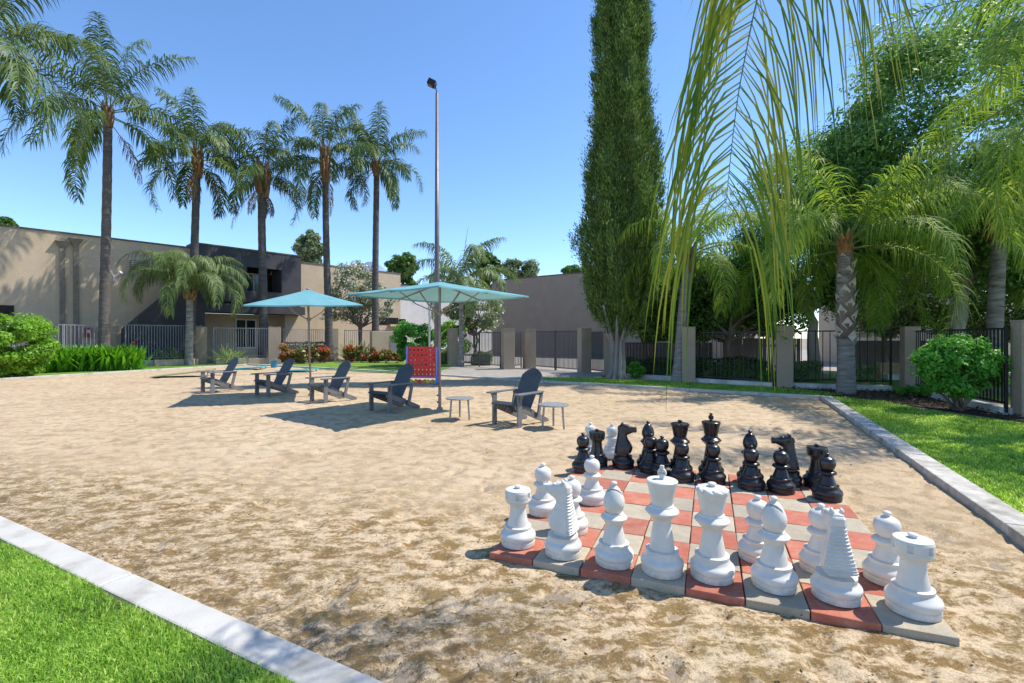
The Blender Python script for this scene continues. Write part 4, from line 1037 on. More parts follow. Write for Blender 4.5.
MB().lathe([(.13, 0), (.17, .32), (.18, .33), (.165, .33), (.125, .02), (.001, .02)], 24).build('pail', M['bucket'], root, smooth=True, auto=40)
MB().tube([(.17 * math.cos(a), 0, .30 + .17 * math.sin(a)) for a in np.linspace(0, PI, 12)], .006, 6).build('handle', M['pole_silver'], root)

# ================================================================== PILLARS AND FENCES
def pillar(u0, u1, v1, vt, label, rot=0, mat='tan_pillar', depth=None, h=None):
    """square pillar whose silhouette spans u0..u1 and whose nearest foot is at v1"""
    Y0 = F * CAMH / (v1 - HZ); z = h if h else zat(vt, Y0); w = (u1 - u0) * Y0 / F * .8; c = at((u0 + u1) / 2, Y=Y0 + w / 2)
    for _ in range(12):
        cs = [c + Matrix.Rotation(rot, 3, 'Z') @ Vector((a * w / 2, b * w / 2, 0)) for a, b in ((-1, -1), (1, -1), (1, 1), (-1, 1))]
        us = [512 + F * p.x / p.y for p in cs]; yn = min(p.y for p in cs)
        w *= ((u1 - u0) / (max(us) - min(us))) ** .9
        c.x += ((u0 + u1) / 2 - (max(us) + min(us)) / 2) * c.y / F; c.y += Y0 - yn
    root = empty('fence_pillar', c, label, 'pillar', rot, 'square stucco fence pillars')
    MB().box((0, 0, z / 2 - .1), (w, w, z + .2)).build('shaft', M[mat], root, bevel=.012)
    MB().box((0, 0, z + .012), (w + .012, w + .012, .03)).build('cap', M['tan_pillar'], root, bevel=.006)
    return root
pillar(1010, 1046, 418, 321, 'fence pillar at the right edge of the photo, cut by the frame', -.33)
pillar(899.5, 921, 393, 327.5, 'fence pillar immediately left of the leafy shrub on the right', -.36)
pillar(776, 793.5, 388.5, 326.5, 'fence pillar left of the rough-barked palm with orange leaf bases', -.45)
pillar(681.5, 695.5, 383, 327.5, 'fence pillar beside the leaning pale palm trunk', -.3)
pillar(603.5, 615, 376, 328.5, 'fence pillar behind the cypress trunk', -.2)
pillar(577, 591.5, 373.5, 328.4, 'pillar on the right side of the double metal gate', .28)
pillar(522.5, 536, 369, 329.6, 'pillar on the left side of the double metal gate', .28)
pillar(501, 515, 369.8, 329.2, 'pillar at the end of the fence left of the gate, next to another pillar', .28)
pillar(447, 458, 366, 328.5, 'shaded pillar left of the small drooping palm behind the parasol', .28)
pillar(328.5, 338.5, 361.3, 329, 'fence pillar between the two red flower beds', .5)
pillar(268, 281, 363.5, 327.2, 'fence pillar left of the flower bed, behind the blue bucket', .5)
pillar(195, 207.5, 364.2, 327.2, 'fence pillar dappled with shadow beside the short palm', .5)
pillar(104, 118.5, 367, 326.8, 'fence pillar behind the left bed of broad green leaves', .5)

def fence(p0, p1, zb, zt, label, mat='fence_black', gap=.115, pr=.009, top2=True, posts=1, group='metal picket fences', name='metal_fence', base=0):
    p0, p1 = Vector((p0[0], p0[1], 0)), Vector((p1[0], p1[1], 0)); L = (p1 - p0).length; d = (p1 - p0) / L
    root = empty(name, p0, label, 'fence' if name == 'metal_fence' else 'gate', math.atan2(d.y, d.x), group)
    n = max(2, int(L / gap)); mb = MB()
    for i in range(1, n): mb.box((L * i / n, 0, (zb + zt) / 2), (pr * 2, pr * 2, zt - zb - .05))
    mb.build('pickets', M[mat], root)
    zs = [zt - .02, zb + .06]
    for z in zs: MB().box((L / 2, 0, z), (L, .035, .035)).build('rail', M[mat], root)
    for i in range(posts + 1): MB().box((L * i / max(posts, 1), 0, (zb + zt) / 2 - .05), (.05, .05, zt - zb + .14)).build('post', M[mat], root)
    if base: MB().box((L / 2, 0, base / 2 - .05), (L, .2, base + .1)).build('footing', M['concrete'], root)
    return root
def P2(u, v): p = at(u, v); return (p.x, p.y)
pil = lambda x, y: (x, y)
fence((10.85, 13.15), (9.42, 9.25), .16, 1.66, 'black picket fence behind the leafy shrub at the right', gap=.125, pr=.011, posts=2, base=.13)
fence((8.15, 14.35), (10.5, 13.45), .2, 1.68, 'black picket fence behind the rough-barked palm', gap=.17, pr=.010, posts=1, base=.14)
fence((6.05, 16.0), (7.75, 14.4), .15, 1.66, 'dark picket fence behind the hanging frond leaflets', gap=.13, pr=.010, posts=1, base=.14)
fence((3.95, 18.5), (5.7, 16.7), .15, 1.3, 'dark picket fence between the cypress and the leaning palm', gap=.13, pr=.010, posts=1, base=.14)
gz = 1.62
fence((.95, 23.4), (1.95, 21.9), .08, 1.78, 'left leaf of the double metal gate', 'gate_grey', .085, .012, posts=1, group='gate leaves', name='metal_gate')
fence((1.98, 21.86), (2.85, 20.55), .08, 1.78, 'right leaf of the double metal gate', 'gate_grey', .085, .012, posts=1, group='gate leaves', name='metal_gate')
fence((3.2, 20.4), (3.7, 18.8), .1, 1.72, 'narrow fence panel between the gate and the cypress', 'gate_grey', .09, .012)
fence((-.02, 23.0), (.45, 23.6), .1, 1.75, 'narrow grey fence panel between the two pillars left of the gate', 'gate_grey', .1, .012)
fence((-2.75, 25.9), (-.55, 23.1), .1, 1.75, 'grey picket fence behind the small drooping palm', 'gate_grey', .12, .012, posts=2)
fence((-10.9, 31.6), (-6.2, 33.2), .35, 1.98, 'thin grey picket fence behind the right flower bed', 'fence_grey', .12, .012, posts=2, base=.3)
fence((-13.6, 28.9), (-11.7, 31.2), .35, 2.0, 'grey picket fence section between the flower bed pillars', 'fence_grey', .12, .012, posts=1, base=.3)
fence((-16.9, 27.5), (-14.3, 28.8), .35, 2.05, 'grey picket fence before the apartment window', 'fence_grey', .12, .012, posts=1, base=.3)
fence((-19.6, 24.6), (-17.5, 27.3), .35, 2.15, 'grey picket fence behind the short palm', 'fence_grey', .12, .012, posts=1, base=.3)
fence((-22.6, 19.6), (-20.2, 24.3), .35, 2.1, 'grey picket fence above the left bed of broad leaves', 'fence_grey', .15, .013, posts=3, base=.3)

def board_fence(p0, p1, h, label, mat='wood_grey', z0=0):
    p0, p1 = Vector((p0[0], p0[1], 0)), Vector((p1[0], p1[1], 0)); L = (p1 - p0).length; d = (p1 - p0) / L
    root = empty('board_fence', p0, label, 'fence', math.atan2(d.y, d.x), 'vertical board fences')
    mb = MB(); n = int(L / .15)
    for i in range(n): mb.box((L * (i + .5) / n, (i % 2) * .012, h / 2 + z0), (L / n - .012, .02, h))
    mb.build('boards', M[mat], root)
    for z in (.3, h - .3): MB().box((L / 2, .04, z), (L, .05, .08)).build('rail', M[mat], root)
board_fence((4.6, 22.5), (9.0, 21.8), 1.25, 'grey board fence behind the cypress trunk and dark hedge')
board_fence((8.9, 20.5), (11.6, 19.5), 1.45, 'grey board fence glimpsed through the hanging leaflets')
board_fence((14.2, 20.2), (18.2, 21.2), 1.35, 'dark brown board fence beyond the lawn, behind the rough-barked palm', 'wood_grey')

# ================================================================== BUILDINGS
FO = Vector((-15.3, 34.0, 0)); FD = Vector((.67, .74, 0)).normalized(); FN = Vector((.74, -.67, 0)).normalized()
def ft(u, out=0):
    k = (u - 512) / F; x0, y0 = FO.x + FN.x * out, FO.y + FN.y * out
    return (k * y0 - x0) / (FD.x - k * FD.y)
def fY(u, out=0): return FO.y + FN.y * out + FD.y * ft(u, out)
def fz(u, v, out=0): return zat(v, fY(u, out))
apt = empty('apartment_building', FO, 'long tan and charcoal stucco apartment building on the left', 'building', math.atan2(FD.y, FD.x))
# local: x along facade, -y towards the viewer (out)
def fb(t0, t1, o0, o1, z0, z1, mb=None): 
    mb = mb or MB(); return mb.box(((t0 + t1) / 2, -(o0 + o1) / 2, (z0 + z1) / 2), (t1 - t0, abs(o1 - o0), z1 - z0))
tD0, tD1 = -6.2, .25
fb(-24, tD0, -8, 0, -.1, 6.88).build('wall', M['tan'], apt)
fb(-24, tD0, -8.02, .04, 6.88, 6.97).build('coping', M['coping'], apt)
fb(tD1, 8.9, -8, -.02, -.1, 6.8).build('wall', M['tan'], apt)
fb(tD1, 8.92, -8.02, .02, 6.8, 6.88).build('coping', M['coping'], apt)
# charcoal balcony block: parapet, piers round the opening, balcony front, slab
mb = MB()
t_a, t_b = ft(247, .6), ft(281.5, .6)
zt_, zb_ = 6.05, 4.5
fb(tD0, t_a, -1, .6, 3.75, 7.12, mb); fb(t_b, tD1 - .002, -1, .6, 3.75, 7.12, mb)
fb(t_a + .001, t_b - .001, .35, .598, zt_, 7.118, mb); fb(t_a + .001, t_b - .001, .35, .598, 3.752, zb_, mb)
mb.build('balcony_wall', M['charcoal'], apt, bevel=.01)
fb(tD0 - .01, tD1 + .02, -1, .63, 7.12, 7.2).build('coping', M['coping'], apt)
fb(tD0 - .3, tD1 + .12, -1, .95, 3.05, 3.6).build('balcony_slab', M['charcoal'], apt, bevel=.01)
fb(tD0, tD1, -1, .5, 3.6, 3.75).build('shadow_gap', M['void'], apt)  # near-black strip; the shade under the balcony wall is in its colour
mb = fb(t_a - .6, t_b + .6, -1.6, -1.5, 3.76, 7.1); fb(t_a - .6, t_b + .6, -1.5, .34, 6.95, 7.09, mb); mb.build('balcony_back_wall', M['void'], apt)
w = fb(t_a + .5, t_b - .3, -1.46, -1.4, 3.8, 5.9).build('balcony_door', M['frame_white'], apt)
fb(t_a + .6, (t_a + t_b) / 2, -1.39, -1.38, 3.85, 5.8).build('pane', M['glass'], w)
fb((t_a + t_b) / 2 + .1, t_b - .4, -1.39, -1.38, 3.85, 5.8).build('pane', M['glass'], w)
fb(tD0, ft(285), -1.3, -1.2, -.1, 3.05).build('wall', M['tan'], apt)       # recessed ground floor
fb(ft(285), tD1, -1.3, 0, -.1, 3.05).build('wall', M['tan'], apt)
t0_, t1_ = ft(235, -1.2), ft(256, -1.2)
w = fb(t0_, t1_, -1.2, -1.13, .75, 2.75).build('window', M['frame_white'], apt)
for a, b in ((t0_ + .08, (t0_ + t1_) / 2 - .04), ((t0_ + t1_) / 2 + .04, t1_ - .08)):
    fb(a, b, -1.128, -1.12, .85, 2.65).build('pane', M['glass'], w)
t0_, t1_ = ft(272, -1.2), ft(281, -1.2)
fb(t0_, t1_, -1.2, -1.15, .0, 2.3).build('door', M['void'], apt)
# charcoal wedge standing before the facade, rising to the right
s0, s1 = ft(124, 1.0), ft(205, 1.0)
mb = MB(); q_ = [(s0, -.1), (s1, -.1), (s1, 4.3), (s1 - 1.6, 4.3), (s0, 1.95)]
vs = [(x, -1.0, z) for x, z in q_] + [(x, -.2, z) for x, z in q_]
mb.add(vs, [(0, 1, 2, 3, 4), (9, 8, 7, 6, 5)] + [(i, i + 5, (i + 1) % 5 + 5, (i + 1) % 5) for i in range(5)])
mb.build('charcoal_wedge', M['charcoal'], apt)
# strip window low at the right end
t0_, t1_ = ft(377), ft(398.5)
w = fb(t0_, t1_, -.02, .0, fz(388, 325), fz(388, 317.5)).build('window', M['void'], apt)
for k in range(3): fb(t0_ + .2 + k * .95, t0_ + .85 + k * .95, .0, .015, fz(388, 324), fz(388, 318.5)).build('pane', M['glass'], w)
fb(ft(388), 8.95, -.02, .35, fz(395, 326.5), fz(395, 324.5)).build('ledge', M['tan'], apt)
# dark opening at far left, downpipes with conductor heads, vent, floodlight
fb(ft(-25), ft(14), 0, .03, fz(0, 317), fz(0, 305)).build('opening', M['void'], apt)
for uu, vv in ((62.5, 241.5), (76, 239)):
    t = ft(uu, .1)
    p = fb(t - .10, t + .10, 0.0, .12, -.1, fz(uu, vv + 4, .1)).build('downpipe', M['vent'], apt, bevel=.01)  # pipes and heads take a dark colour in place of their own shade
    zz_ = fz(uu, vv, .1)
    MB().add([(t - .11, 0, zz_ - .35), (t + .11, 0, zz_ - .35), (t + .11, -.125, zz_ - .35), (t - .11, -.125, zz_ - .35), (t - .3, 0, zz_), (t + .3, 0, zz_), (t + .3, -.25, zz_), (t - .3, -.25, zz_)],
             [(0, 1, 2, 3), (7, 6, 5, 4), (0, 4, 5, 1), (1, 5, 6, 2), (2, 6, 7, 3), (3, 7, 4, 0)]).build('conductor_head', M['vent'], p)
t0_, t1_ = ft(129.5), ft(146.5)
w = fb(t0_, t1_, 0, .28, fz(138, 270), fz(138, 261)).build('vent_box', M['vent'], apt, bevel=.01)
for k in range(4): fb(t0_ + .06, t1_ - .06, .281, .29, fz(138, 270) + .06 + k * .11, fz(138, 270) + .11 + k * .11).build('louvre', M['tan'], w)
t = ft(114)
w = fb(t - .05, t + .05, 0, .1, fz(114, 282), fz(114, 276)).build('floodlight', M['frame_white'], apt)
for s in (-1, 1): MB().tube([(t + s * .05, -.1, fz(114, 277)), (t + s * .26, -.35, fz(114, 272.5))], [.05, .10], 12).build('lamp_shade', M['frame_white'], w)
prop(MB().box((0, 0, .25), (.26, .2, .5)).box((0, -.102, .3), (.16, .006, .16), mi=1).build('extinguisher_cabinet', [M['ext_red'], M['frame_white']], loc=at(88, Y=fY(88, .15)) + Vector((0, 0, fz(88, 337))), rz=math.atan2(FD.y, FD.x)), 'red fire extinguisher box on the tan wall above the left bed', 'extinguisher box')

wb = empty('white_building', (-9.0, 47, 0), 'plain white building between the tan apartments and the lamp post', 'building', .74)
MB().box((4, 4, 3.15), (14, 8, 6.5)).build('wall', M['white_wall'], wb); MB().box((4, 4, 6.43), (14.1, 8.1, .1)).build('coping', M['coping'], wb)

GO = Vector((5.42, 38.1, 0)); GD = Vector((.81, -.587, 0)).normalized()
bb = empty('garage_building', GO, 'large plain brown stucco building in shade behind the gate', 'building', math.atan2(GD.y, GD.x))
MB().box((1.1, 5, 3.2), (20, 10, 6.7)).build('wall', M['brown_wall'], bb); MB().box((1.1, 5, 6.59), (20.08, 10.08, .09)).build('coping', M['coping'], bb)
# cream building glimpsed behind right fence
cb = empty('cream_building', (19.2, 25.5, 0), 'cream stucco house behind the rough-barked palm', 'building', -.2)
MB().box((2, 3, 2.1), (5.0, 6, 4.6)).build('wall', M['cream'], cb); MB().box((2, 3, 4.45), (5.1, 6.1, .12)).build('coping', M['coping'], cb)
MB().box((-1.0, -.3, 1.6), (.9, .7, .25)).build('canopy', M['brown_wall'], cb)
w = MB().box((1.6, -.02, 1.3), (.9, .06, 1.7)).build('window', M['frame_white'], cb); MB().box((1.6, -.055, 1.3), (.75, .02, 1.5)).build('pane', M['glass'], w)
hb2 = empty('pale_house', (27, 22, 0), 'pale house seen over the fence at the right edge', 'building', -.5)
MB().box((2, 3, 1.7), (9, 6, 3.8)).build('wall', M['white_wall'], hb2); MB().box((2, 3, 3.62), (9.2, 6.2, .1)).build('coping', M['coping'], hb2)
w = MB().box((0, -.02, 1.5), (1.4, .06, 1.2)).build('window', M['frame_white'], hb2); MB().box((0, -.055, 1.5), (1.2, .02, 1.0)).build('pane', M['glass'], w)
# planter wall + steps in the courtyard
pw = empty('planter_wall', (13.4, 17.6, 0), 'low tan planter wall on the courtyard lawn behind the fence', 'planter', -.3)
MB().box((.7, 0, .28), (1.6, .35, .56)).build('wall', M['wood_brown'], pw, bevel=.01); MB().box((.7, -.5, .1), (1.6, .6, .2)).build('step', M['concrete'], pw, bevel=.01)
pst = empty('entry_post', (10.0, 20.4, 0), 'sunlit tan post behind the hanging leaflets', 'post')
MB().box((0, 0, .95), (.28, .28, 1.9)).build('shaft', M['cream'], pst, bevel=.01); MB().box((0, 0, 1.93), (.36, .36, .06)).build('cap', M['tan'], pst)
ub = empty('utility_cabinet', at(388, Y=31.5), 'pale utility cabinet behind the right flower bed', 'cabinet', .5)
MB().box((0, 0, .95), (2.2, .7, 1.9)).build('housing', M['tan'], ub, bevel=.02); MB().box((.3, -.36, .9), (.5, .03, .9)).build('door', M['fence_grey'], ub)
# low planter edging below left fences
for i, (a, b, lab) in enumerate((((-18.6, 25.2), (-17.4, 26.6), 'low concrete planter edge left of the short palm'), ((-16.4, 26.9), (-14.2, 27.9), 'low concrete planter edge right of the short palm'))):
    a, b = Vector((*a, 0)), Vector((*b, 0)); d = b - a
    prop(MB().box((d.length / 2, 0, .15), (d.length, .25, .35)).build('planter_edge', M['tan'], loc=a, rz=math.atan2(d.y, d.x), bevel=.01), lab, 'planter edge', 'low planter edges')

# ================================================================== TREES AND PLANTS
G = 'queen palms'
def gp(u, Y): p = at(u, Y=Y); return p
palm(gp(104.5, 22.8), zat(108, 22.8), 'tall palm with a wide crown at the left, in front of the tan wall', 11, .205, 17, 4.7, 1.0, .055, 'palm', 'ptrunk', group=G, boot=('boot', .9, .8), az0=.4, el=(-.35, 1.45), droop=(.9, 1.9), plume=.65, lean=(.15, 0), dead=1)
palm(gp(190, 26.8), zat(150, 26.8), 'tall palm whose trunk rises behind the short palm', 12, .22, 15, 4.0, .95, .06, 'palm', 'ptrunk_dark', group=G, boot=('boot', 1.5, .9), az0=1.4, plume=.65, el=(-.2, 1.45), lean=(.35, .1), dead=3)
palm(gp(263, 29.5), zat(166, 29.5), 'tall palm with shaggy brown leaf bases and an upright spear leaf', 13, .25, 14, 3.9, .95, .06, 'palm', 'ptrunk_dark', group=G, boot=('boot', 1.9, 1.25), spear=True, az0=.2, el=(.1, 1.4), droop=(1.1, 2.1), plume=.65, lean=(-.1, .1), dead=4)
palm(gp(329, 30.5), zat(148, 30.5), 'tall palm between the spear-leaved palm and the right end of the palm row', 14, .22, 13, 3.9, .95, .06, 'palm', 'ptrunk_dark', group=G, boot=('boot', 2.2, 1.0), az0=2.2, plume=.65, el=(-.1, 1.45), lean=(-.25, 0), dead=2)
palm(gp(375.5, 32), zat(162, 32), 'tall slim palm at the right end of the palm row, nearest the lamp post', 15, .22, 15, 4.0, .95, .06, 'palm', 'ptrunk_dark', group=G, boot=('boot', 1.0, .9), az0=3.0, plume=.65, el=(-.1, 1.4), lean=(.1, -.2), dead=1)
palm(gp(-18, 16.5), zat(40, 16.5), 'palm cut by the left edge, only its fronds in view', 16, .22, 16, 4.4, 1.0, .05, 'palm', 'ptrunk', group=G, az0=.1, plume=.65)
palm(gp(189.5, 26.2), zat(291, 26.2), 'short palm with arching drooping fronds beside a fence pillar', 17, .2, 24, 4.3, .9, .032, 'palm_grey', 'ptrunk_pale', group='short palms', boot=('boot', .5, 1.1), el=(.85, 1.55), droop=(2.3, 3.2), grav=1.1, flare=1.15, plume=.35, pairs=95)
palm(gp(461, 24.8), zat(282, 24.8), 'small palm with long drooping fronds behind the large parasol', 18, .15, 14, 3.9, .8, .05, 'palm_grey', 'ptrunk_pale', group='short palms', boot=('boot', .6, 1.1), el=(.3, 1.4), droop=(1.7, 2.8), grav=.9, spear=True)
palm(gp(846, 12.9), zat(238, 12.9), 'palm with a rough diamond-patterned trunk and orange leaf bases, right of center', 19, .205, 18, 3.8, .85, .026, 'palm_light', 'ptrunk_pale', lean=(-.03, 0), group='short palms', boot=('boot_orange', .75, .6), el=(.0, 1.2), droop=(1.5, 2.5), grav=.75, pairs=115, flare=1.25, az0=.5, plume=.65, avoid=-2.17)
palm(gp(677, 16.1), zat(248, 16.1), 'palm with a pale leaning trunk beside a fence pillar, right of the cypress', 20, .17, 18, 3.4, .85, .028, 'palm_light', 'ptrunk_pale', lean=(.45, .2), group='short palms', boot=('boot', .8, 1.0), el=(.1, 1.3), droop=(1.6, 2.6), grav=.8, pairs=85, flare=1.6, plume=.4)
palm(Vector((10.4, 7.7, 0)), 6.1, 'palm outside the right edge whose bright fronds reach into the top right', 21, .2, 18, 4.6, .85, .026, 'palm_light', 'ptrunk_pale', group='short palms', boot=('boot_orange', .8, .9), el=(-.15, 1.2), droop=(1.2, 2.3), grav=.6, pairs=125, az0=2.9, plume=.65)
palm(Vector((13.6, 13.6, 0)), 5.0, 'palm behind the right fence whose fronds hang over the leafy shrub', 22, .2, 18, 4.0, .8, .026, 'palm_light', 'ptrunk_pale', group='short palms', boot=('boot', .8, 1.0), el=(.0, 1.2), droop=(1.3, 2.4), grav=.75, pairs=105, az0=1.9, plume=.65)
# diamond leaf scars on the rough palm
dr = bpy.data.objects  # (boots wrapped round the upper trunk)
rough = [o for o in COL.objects if o.type == 'EMPTY' and 'diamond-patterned' in o.get('label', '')][0]
MB().tube([(0, 0, 1.45), (0, 0, 1.6), (-.01, 0, 3.5), (-.01, 0, 3.75)], [.185, .215, .19, .15], 14).build('fibre_sleeve', M['bark'], rough, smooth=True)
mb = MB(); rr_ = random.Random(6)
for i in range(34):
    z = 1.35 + i * .066; a = i * 2.4; r = .255 - .02 * (z - 1.3)
    p0 = Vector((r * .82 * math.cos(a), r * .82 * math.sin(a), z)); w_ = .125; hh = .22
    tdir = Vector((-math.sin(a), math.cos(a), 0)); od = Vector((math.cos(a), math.sin(a), 0))
    vs = [p0 - tdir * w_ + Vector((0, 0, .02)), p0 - Vector((0, 0, hh * .5)) + od * .01, p0 + tdir * w_ + Vector((0, 0, .02)), p0 + od * (.085 + rr_.uniform(0, .03)) + Vector((0, 0, hh * rr_.uniform(.7, 1.0))), p0 - od * .06]
    mb.add(vs, [(0, 1, 2, 3), (0, 3, 4), (2, 4, 3), (1, 0, 4), (2, 1, 4)])
mb.build('leaf_scars', M['scar'], rough)

# near palm whose fronds hang into the top of the view
rng = np.random.default_rng(31)
NP = empty('palm_tree', (3.5, .9, 0), 'palm just outside the frame whose yellowing fronds hang in front at top right', 'palm tree', group='short palms')
MB().tube([(0, 0, -.1), (0, 0, .5), (.02, .02, 2), (0, 0, 4.5)], [.26, .2, .18, .16], 14).build('trunk', M['ptrunk_pale'], NP, smooth=True)
MB().tube([(0, 0, 4.2), (0, 0, 4.9)], [.2, .1], 10).build('leaf_bases', M['boot_orange'], NP, smooth=True)
def cr(ctrl, k=40):
    c = [np.array(p, float) for p in ctrl]; out = []
    n = len(c) - 1
    for i in range(k + 1):
        t = i / k * n; j = min(int(t), n - 1); f = t - j
        a, b, d, e = c[max(j - 1, 0)], c[j], c[j + 1], c[min(j + 2, n)]
        out.append(.5 * (2 * b + (d - a) * f + (2 * a - 5 * b + 4 * d - e) * f * f + (3 * b - a - 3 * d + e) * f ** 3))
    return np.array(out)
def w2(x, y, z): return (x - 3.5, y - .9, z)
fr = [([w2(3.5, .9, 4.8), w2(2.7, 1.5, 5.1), w2(1.85, 2.2, 4.6), w2(1.46, 2.62, 3.7), w2(1.33, 2.8, 3.0), w2(1.27, 2.88, 2.26)], 108, 1.25, .0135, (1, .12, 0), .95),
      ([w2(3.5, .9, 4.8), w2(3.0, 1.7, 5.2), w2(2.45, 2.5, 5.2), w2(2.1, 2.9, 4.7), w2(1.9, 3.1, 3.95)], 96, 1.45, .0135, (1, .12, 0), 1.15),
      ([w2(3.5, .9, 4.8), w2(4.3, 1.5, 5.3), w2(5.2, 2.2, 5.0), w2(5.9, 2.7, 4.2)], 60, .9, .022, None, .85),
      ([w2(3.5, .9, 4.8), w2(3.6, .1, 5.4), w2(3.7, -.9, 5.2), w2(3.8, -1.8, 4.3)], 60, .9, .022, None, .85),
      ([w2(3.5, .9, 4.8), w2(2.6, .2, 5.3), w2(1.6, -.6, 5.1), w2(.8, -1.3, 4.3)], 60, .9, .022, None, .85),
      ([w2(3.5, .9, 4.8), w2(4.5, .5, 5.3), w2(5.6, .1, 5.0), w2(6.3, -.2, 4.2)], 60, .9, .022, None, .85)]
for ctrl, npair, ll_, lw_, sv, lt in fr:
    V, Fq, Mi = frond_arrays(cr(ctrl), npair, ll_, lw_, rng, (.30 if npair == 108 else .22), (.62 if npair == 108 else .3) if sv else .5, spread=.55, lat=lt, plume=.22, segs=7, rr=.014, taper_pow=.0, sidev=sv)
    np_mesh('frond', V, Fq, [M['palm_near'], M['palm_stem']], NP, Mi)

# cypress
rng = np.random.default_rng(41)
cyp = empty('cypress_tree', gp(617.5, 17.2), 'very tall narrow dark green cypress rising out of the top of the frame', 'cypress tree')
mb = MB()
mb.tube([(0, 0, -.1), (0, 0, .25), (.0, 0, 1.2), (.05, 0, 3), (0, 0, 9), (0, 0, 18.6)], [.34, .24, .20, .18, .12, .03], 14)
for i in range(9):
    a = i * .7; mb.tube([(.42 * math.cos(a), .42 * math.sin(a), -.06), (.22 * math.cos(a), .22 * math.sin(a), .22), (.2 * math.cos(a + .2), .2 * math.sin(a + .2), 1.3), (.75 * math.cos(a + .3), .75 * math.sin(a + .3), 2.6)], [.09, .08, .07, .035], 8)
mb.build('trunk', M['bark_pale'], cyp, smooth=True)
zs_ = np.array([1.75, 2.05, 2.7, 3.6, 5.2, 6.6, 8.5, 10.5, 12.5, 14.2, 16.5, 18.5, 19.6]); rs_ = np.array([.3, .62, .98, 1.17, 1.22, 1.15, 1.0, .86, .76, .68, .5, .25, .05])
def tufts(n, r_in=0.0):
    z = rng.uniform(1.75, 19.5, n); R = np.interp(z, zs_, rs_); a = rng.uniform(0, 2 * PI, n)
    wob = np.array([.13 * noise.noise(Vector((math.cos(q) * 1.6, math.sin(q) * 1.6, zz * .55))) for q, zz in zip(a, z)])
    ridge = .09 * np.sin(a * 7 + z * .6)
    R = R * (1 + wob * 2.8 + ridge * 1.5) * rng.uniform(.84, 1.06, n)
    lump = rng.uniform(0, 1, n) < .05; R[lump] *= rng.uniform(1.05, 1.28, lump.sum())
    return z, R, a
z, R, a = tufts(2900)
C = np.stack([R * np.cos(a) + .04 + .012 * z, R * np.sin(a), z], 1); O = np.stack([np.cos(a), np.sin(a), np.zeros(len(a))], 1)
m_ = 84
off = rng.normal(0, 1, (len(z), m_, 3)) * np.array([.062, .062, .17]) * rng.uniform(.6, 1.35, (len(z), 1, 1)); off[..., :2] += (O[:, None, :2] * off[..., 2:3]) * .35; base = C[:, None] + off
dirs = unit(O[:, None] * .55 + np.array([0, 0, 1.]) * 1.0 + rng.normal(0, .34, (len(z), m_, 3)))
Pb = base.reshape(-1, 3); Dd = dirs.reshape(-1, 3); nl = len(Pb)
L_ = rng.uniform(.07, .18, (nl, 1)); wv = unit(np.cross(Dd, rng.normal(0, 1, (nl, 3)))) * rng.uniform(.009, .02, (nl, 1))
V = np.stack([Pb, Pb + Dd * L_ * .5 + wv, Pb + Dd * L_, Pb + Dd * L_ * .5 - wv], 1).reshape(-1, 3); Fq = np.arange(4 * nl).reshape(-1, 4)
# inner opaque foliage mass, coloured dark to stand for shaded gaps between tufts
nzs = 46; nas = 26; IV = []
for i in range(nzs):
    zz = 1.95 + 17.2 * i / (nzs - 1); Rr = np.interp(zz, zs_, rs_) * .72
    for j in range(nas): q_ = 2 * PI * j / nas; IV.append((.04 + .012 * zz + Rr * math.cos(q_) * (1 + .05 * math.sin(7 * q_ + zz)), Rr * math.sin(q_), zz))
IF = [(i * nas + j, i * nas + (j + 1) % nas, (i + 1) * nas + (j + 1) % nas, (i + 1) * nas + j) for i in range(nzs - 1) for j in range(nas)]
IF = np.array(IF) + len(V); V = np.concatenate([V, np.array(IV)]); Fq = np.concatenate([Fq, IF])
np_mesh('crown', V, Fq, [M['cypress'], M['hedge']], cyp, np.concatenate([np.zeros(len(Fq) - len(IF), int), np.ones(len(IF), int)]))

# broadleaf trees
def E(x, y, z, rx, ry, rz, k, cr_): return (x, y, z, rx, ry, rz, k, cr_)
broad_tree('shade_tree', (14.2, 15.6, 0), 'big dark leafy tree with a thick leaning trunk behind the right fence',
           [E(.6, .5, 8.0, 4.2, 3.6, 4.2, 150, .95), E(-2.6, 0, 5.2, 2.0, 2, 1.8, 50, .8), E(2.6, -.5, 4.2, 2.4, 2, 1.5, 50, .8), E(4.5, 0, 6.5, 3, 3, 3.5, 60, 1)], 130000, .15, 'tree_dark', 51, .36, 3.3, 'bark_pale', lean=(.55, .2))
broad_tree('shade_tree', (10.9, 17.3, 0), 'leafy tree with a slanting pale trunk standing on the courtyard lawn',
           [E(-.6, .3, 4.6, 2.1, 2.2, 2.0, 60, .8), E(.6, .6, 6.6, 2.4, 2, 2.3, 60, .9), E(1.2, -.3, 3.3, 1.3, 1.3, 1.0, 24, .6)], 52000, .12, 'tree_dark', 52, .24, 2.4, 'bark_pale', lean=(-.35, 0))
broad_tree('leafy_tree', (8.0, 18.2, 0), 'dense green tree behind the hanging yellow leaflets',
           [E(0, 0, 3.0, 2.0, 1.6, 1.5, 60, .6), E(-1.2, .3, 2.6, 1.3, 1.3, 1.1, 30, .5), E(1.6, .2, 2.7, 1.4, 1.3, 1.3, 30, .5)], 30000, .15, 'tree_mid', 53, .14, 1.4, stems=2)
broad_tree('leafy_tree', (5.9, 19.6, 0), 'dark bushy tree directly right of the cypress',
           [E(0, 0, 3.0, 1.7, 1.5, 1.7, 60, .6), E(.9, 0, 2.1, 1.3, 1.2, .9, 24, .5)], 24000, .15, 'tree_dark', 54, .13, 1.3, stems=2)
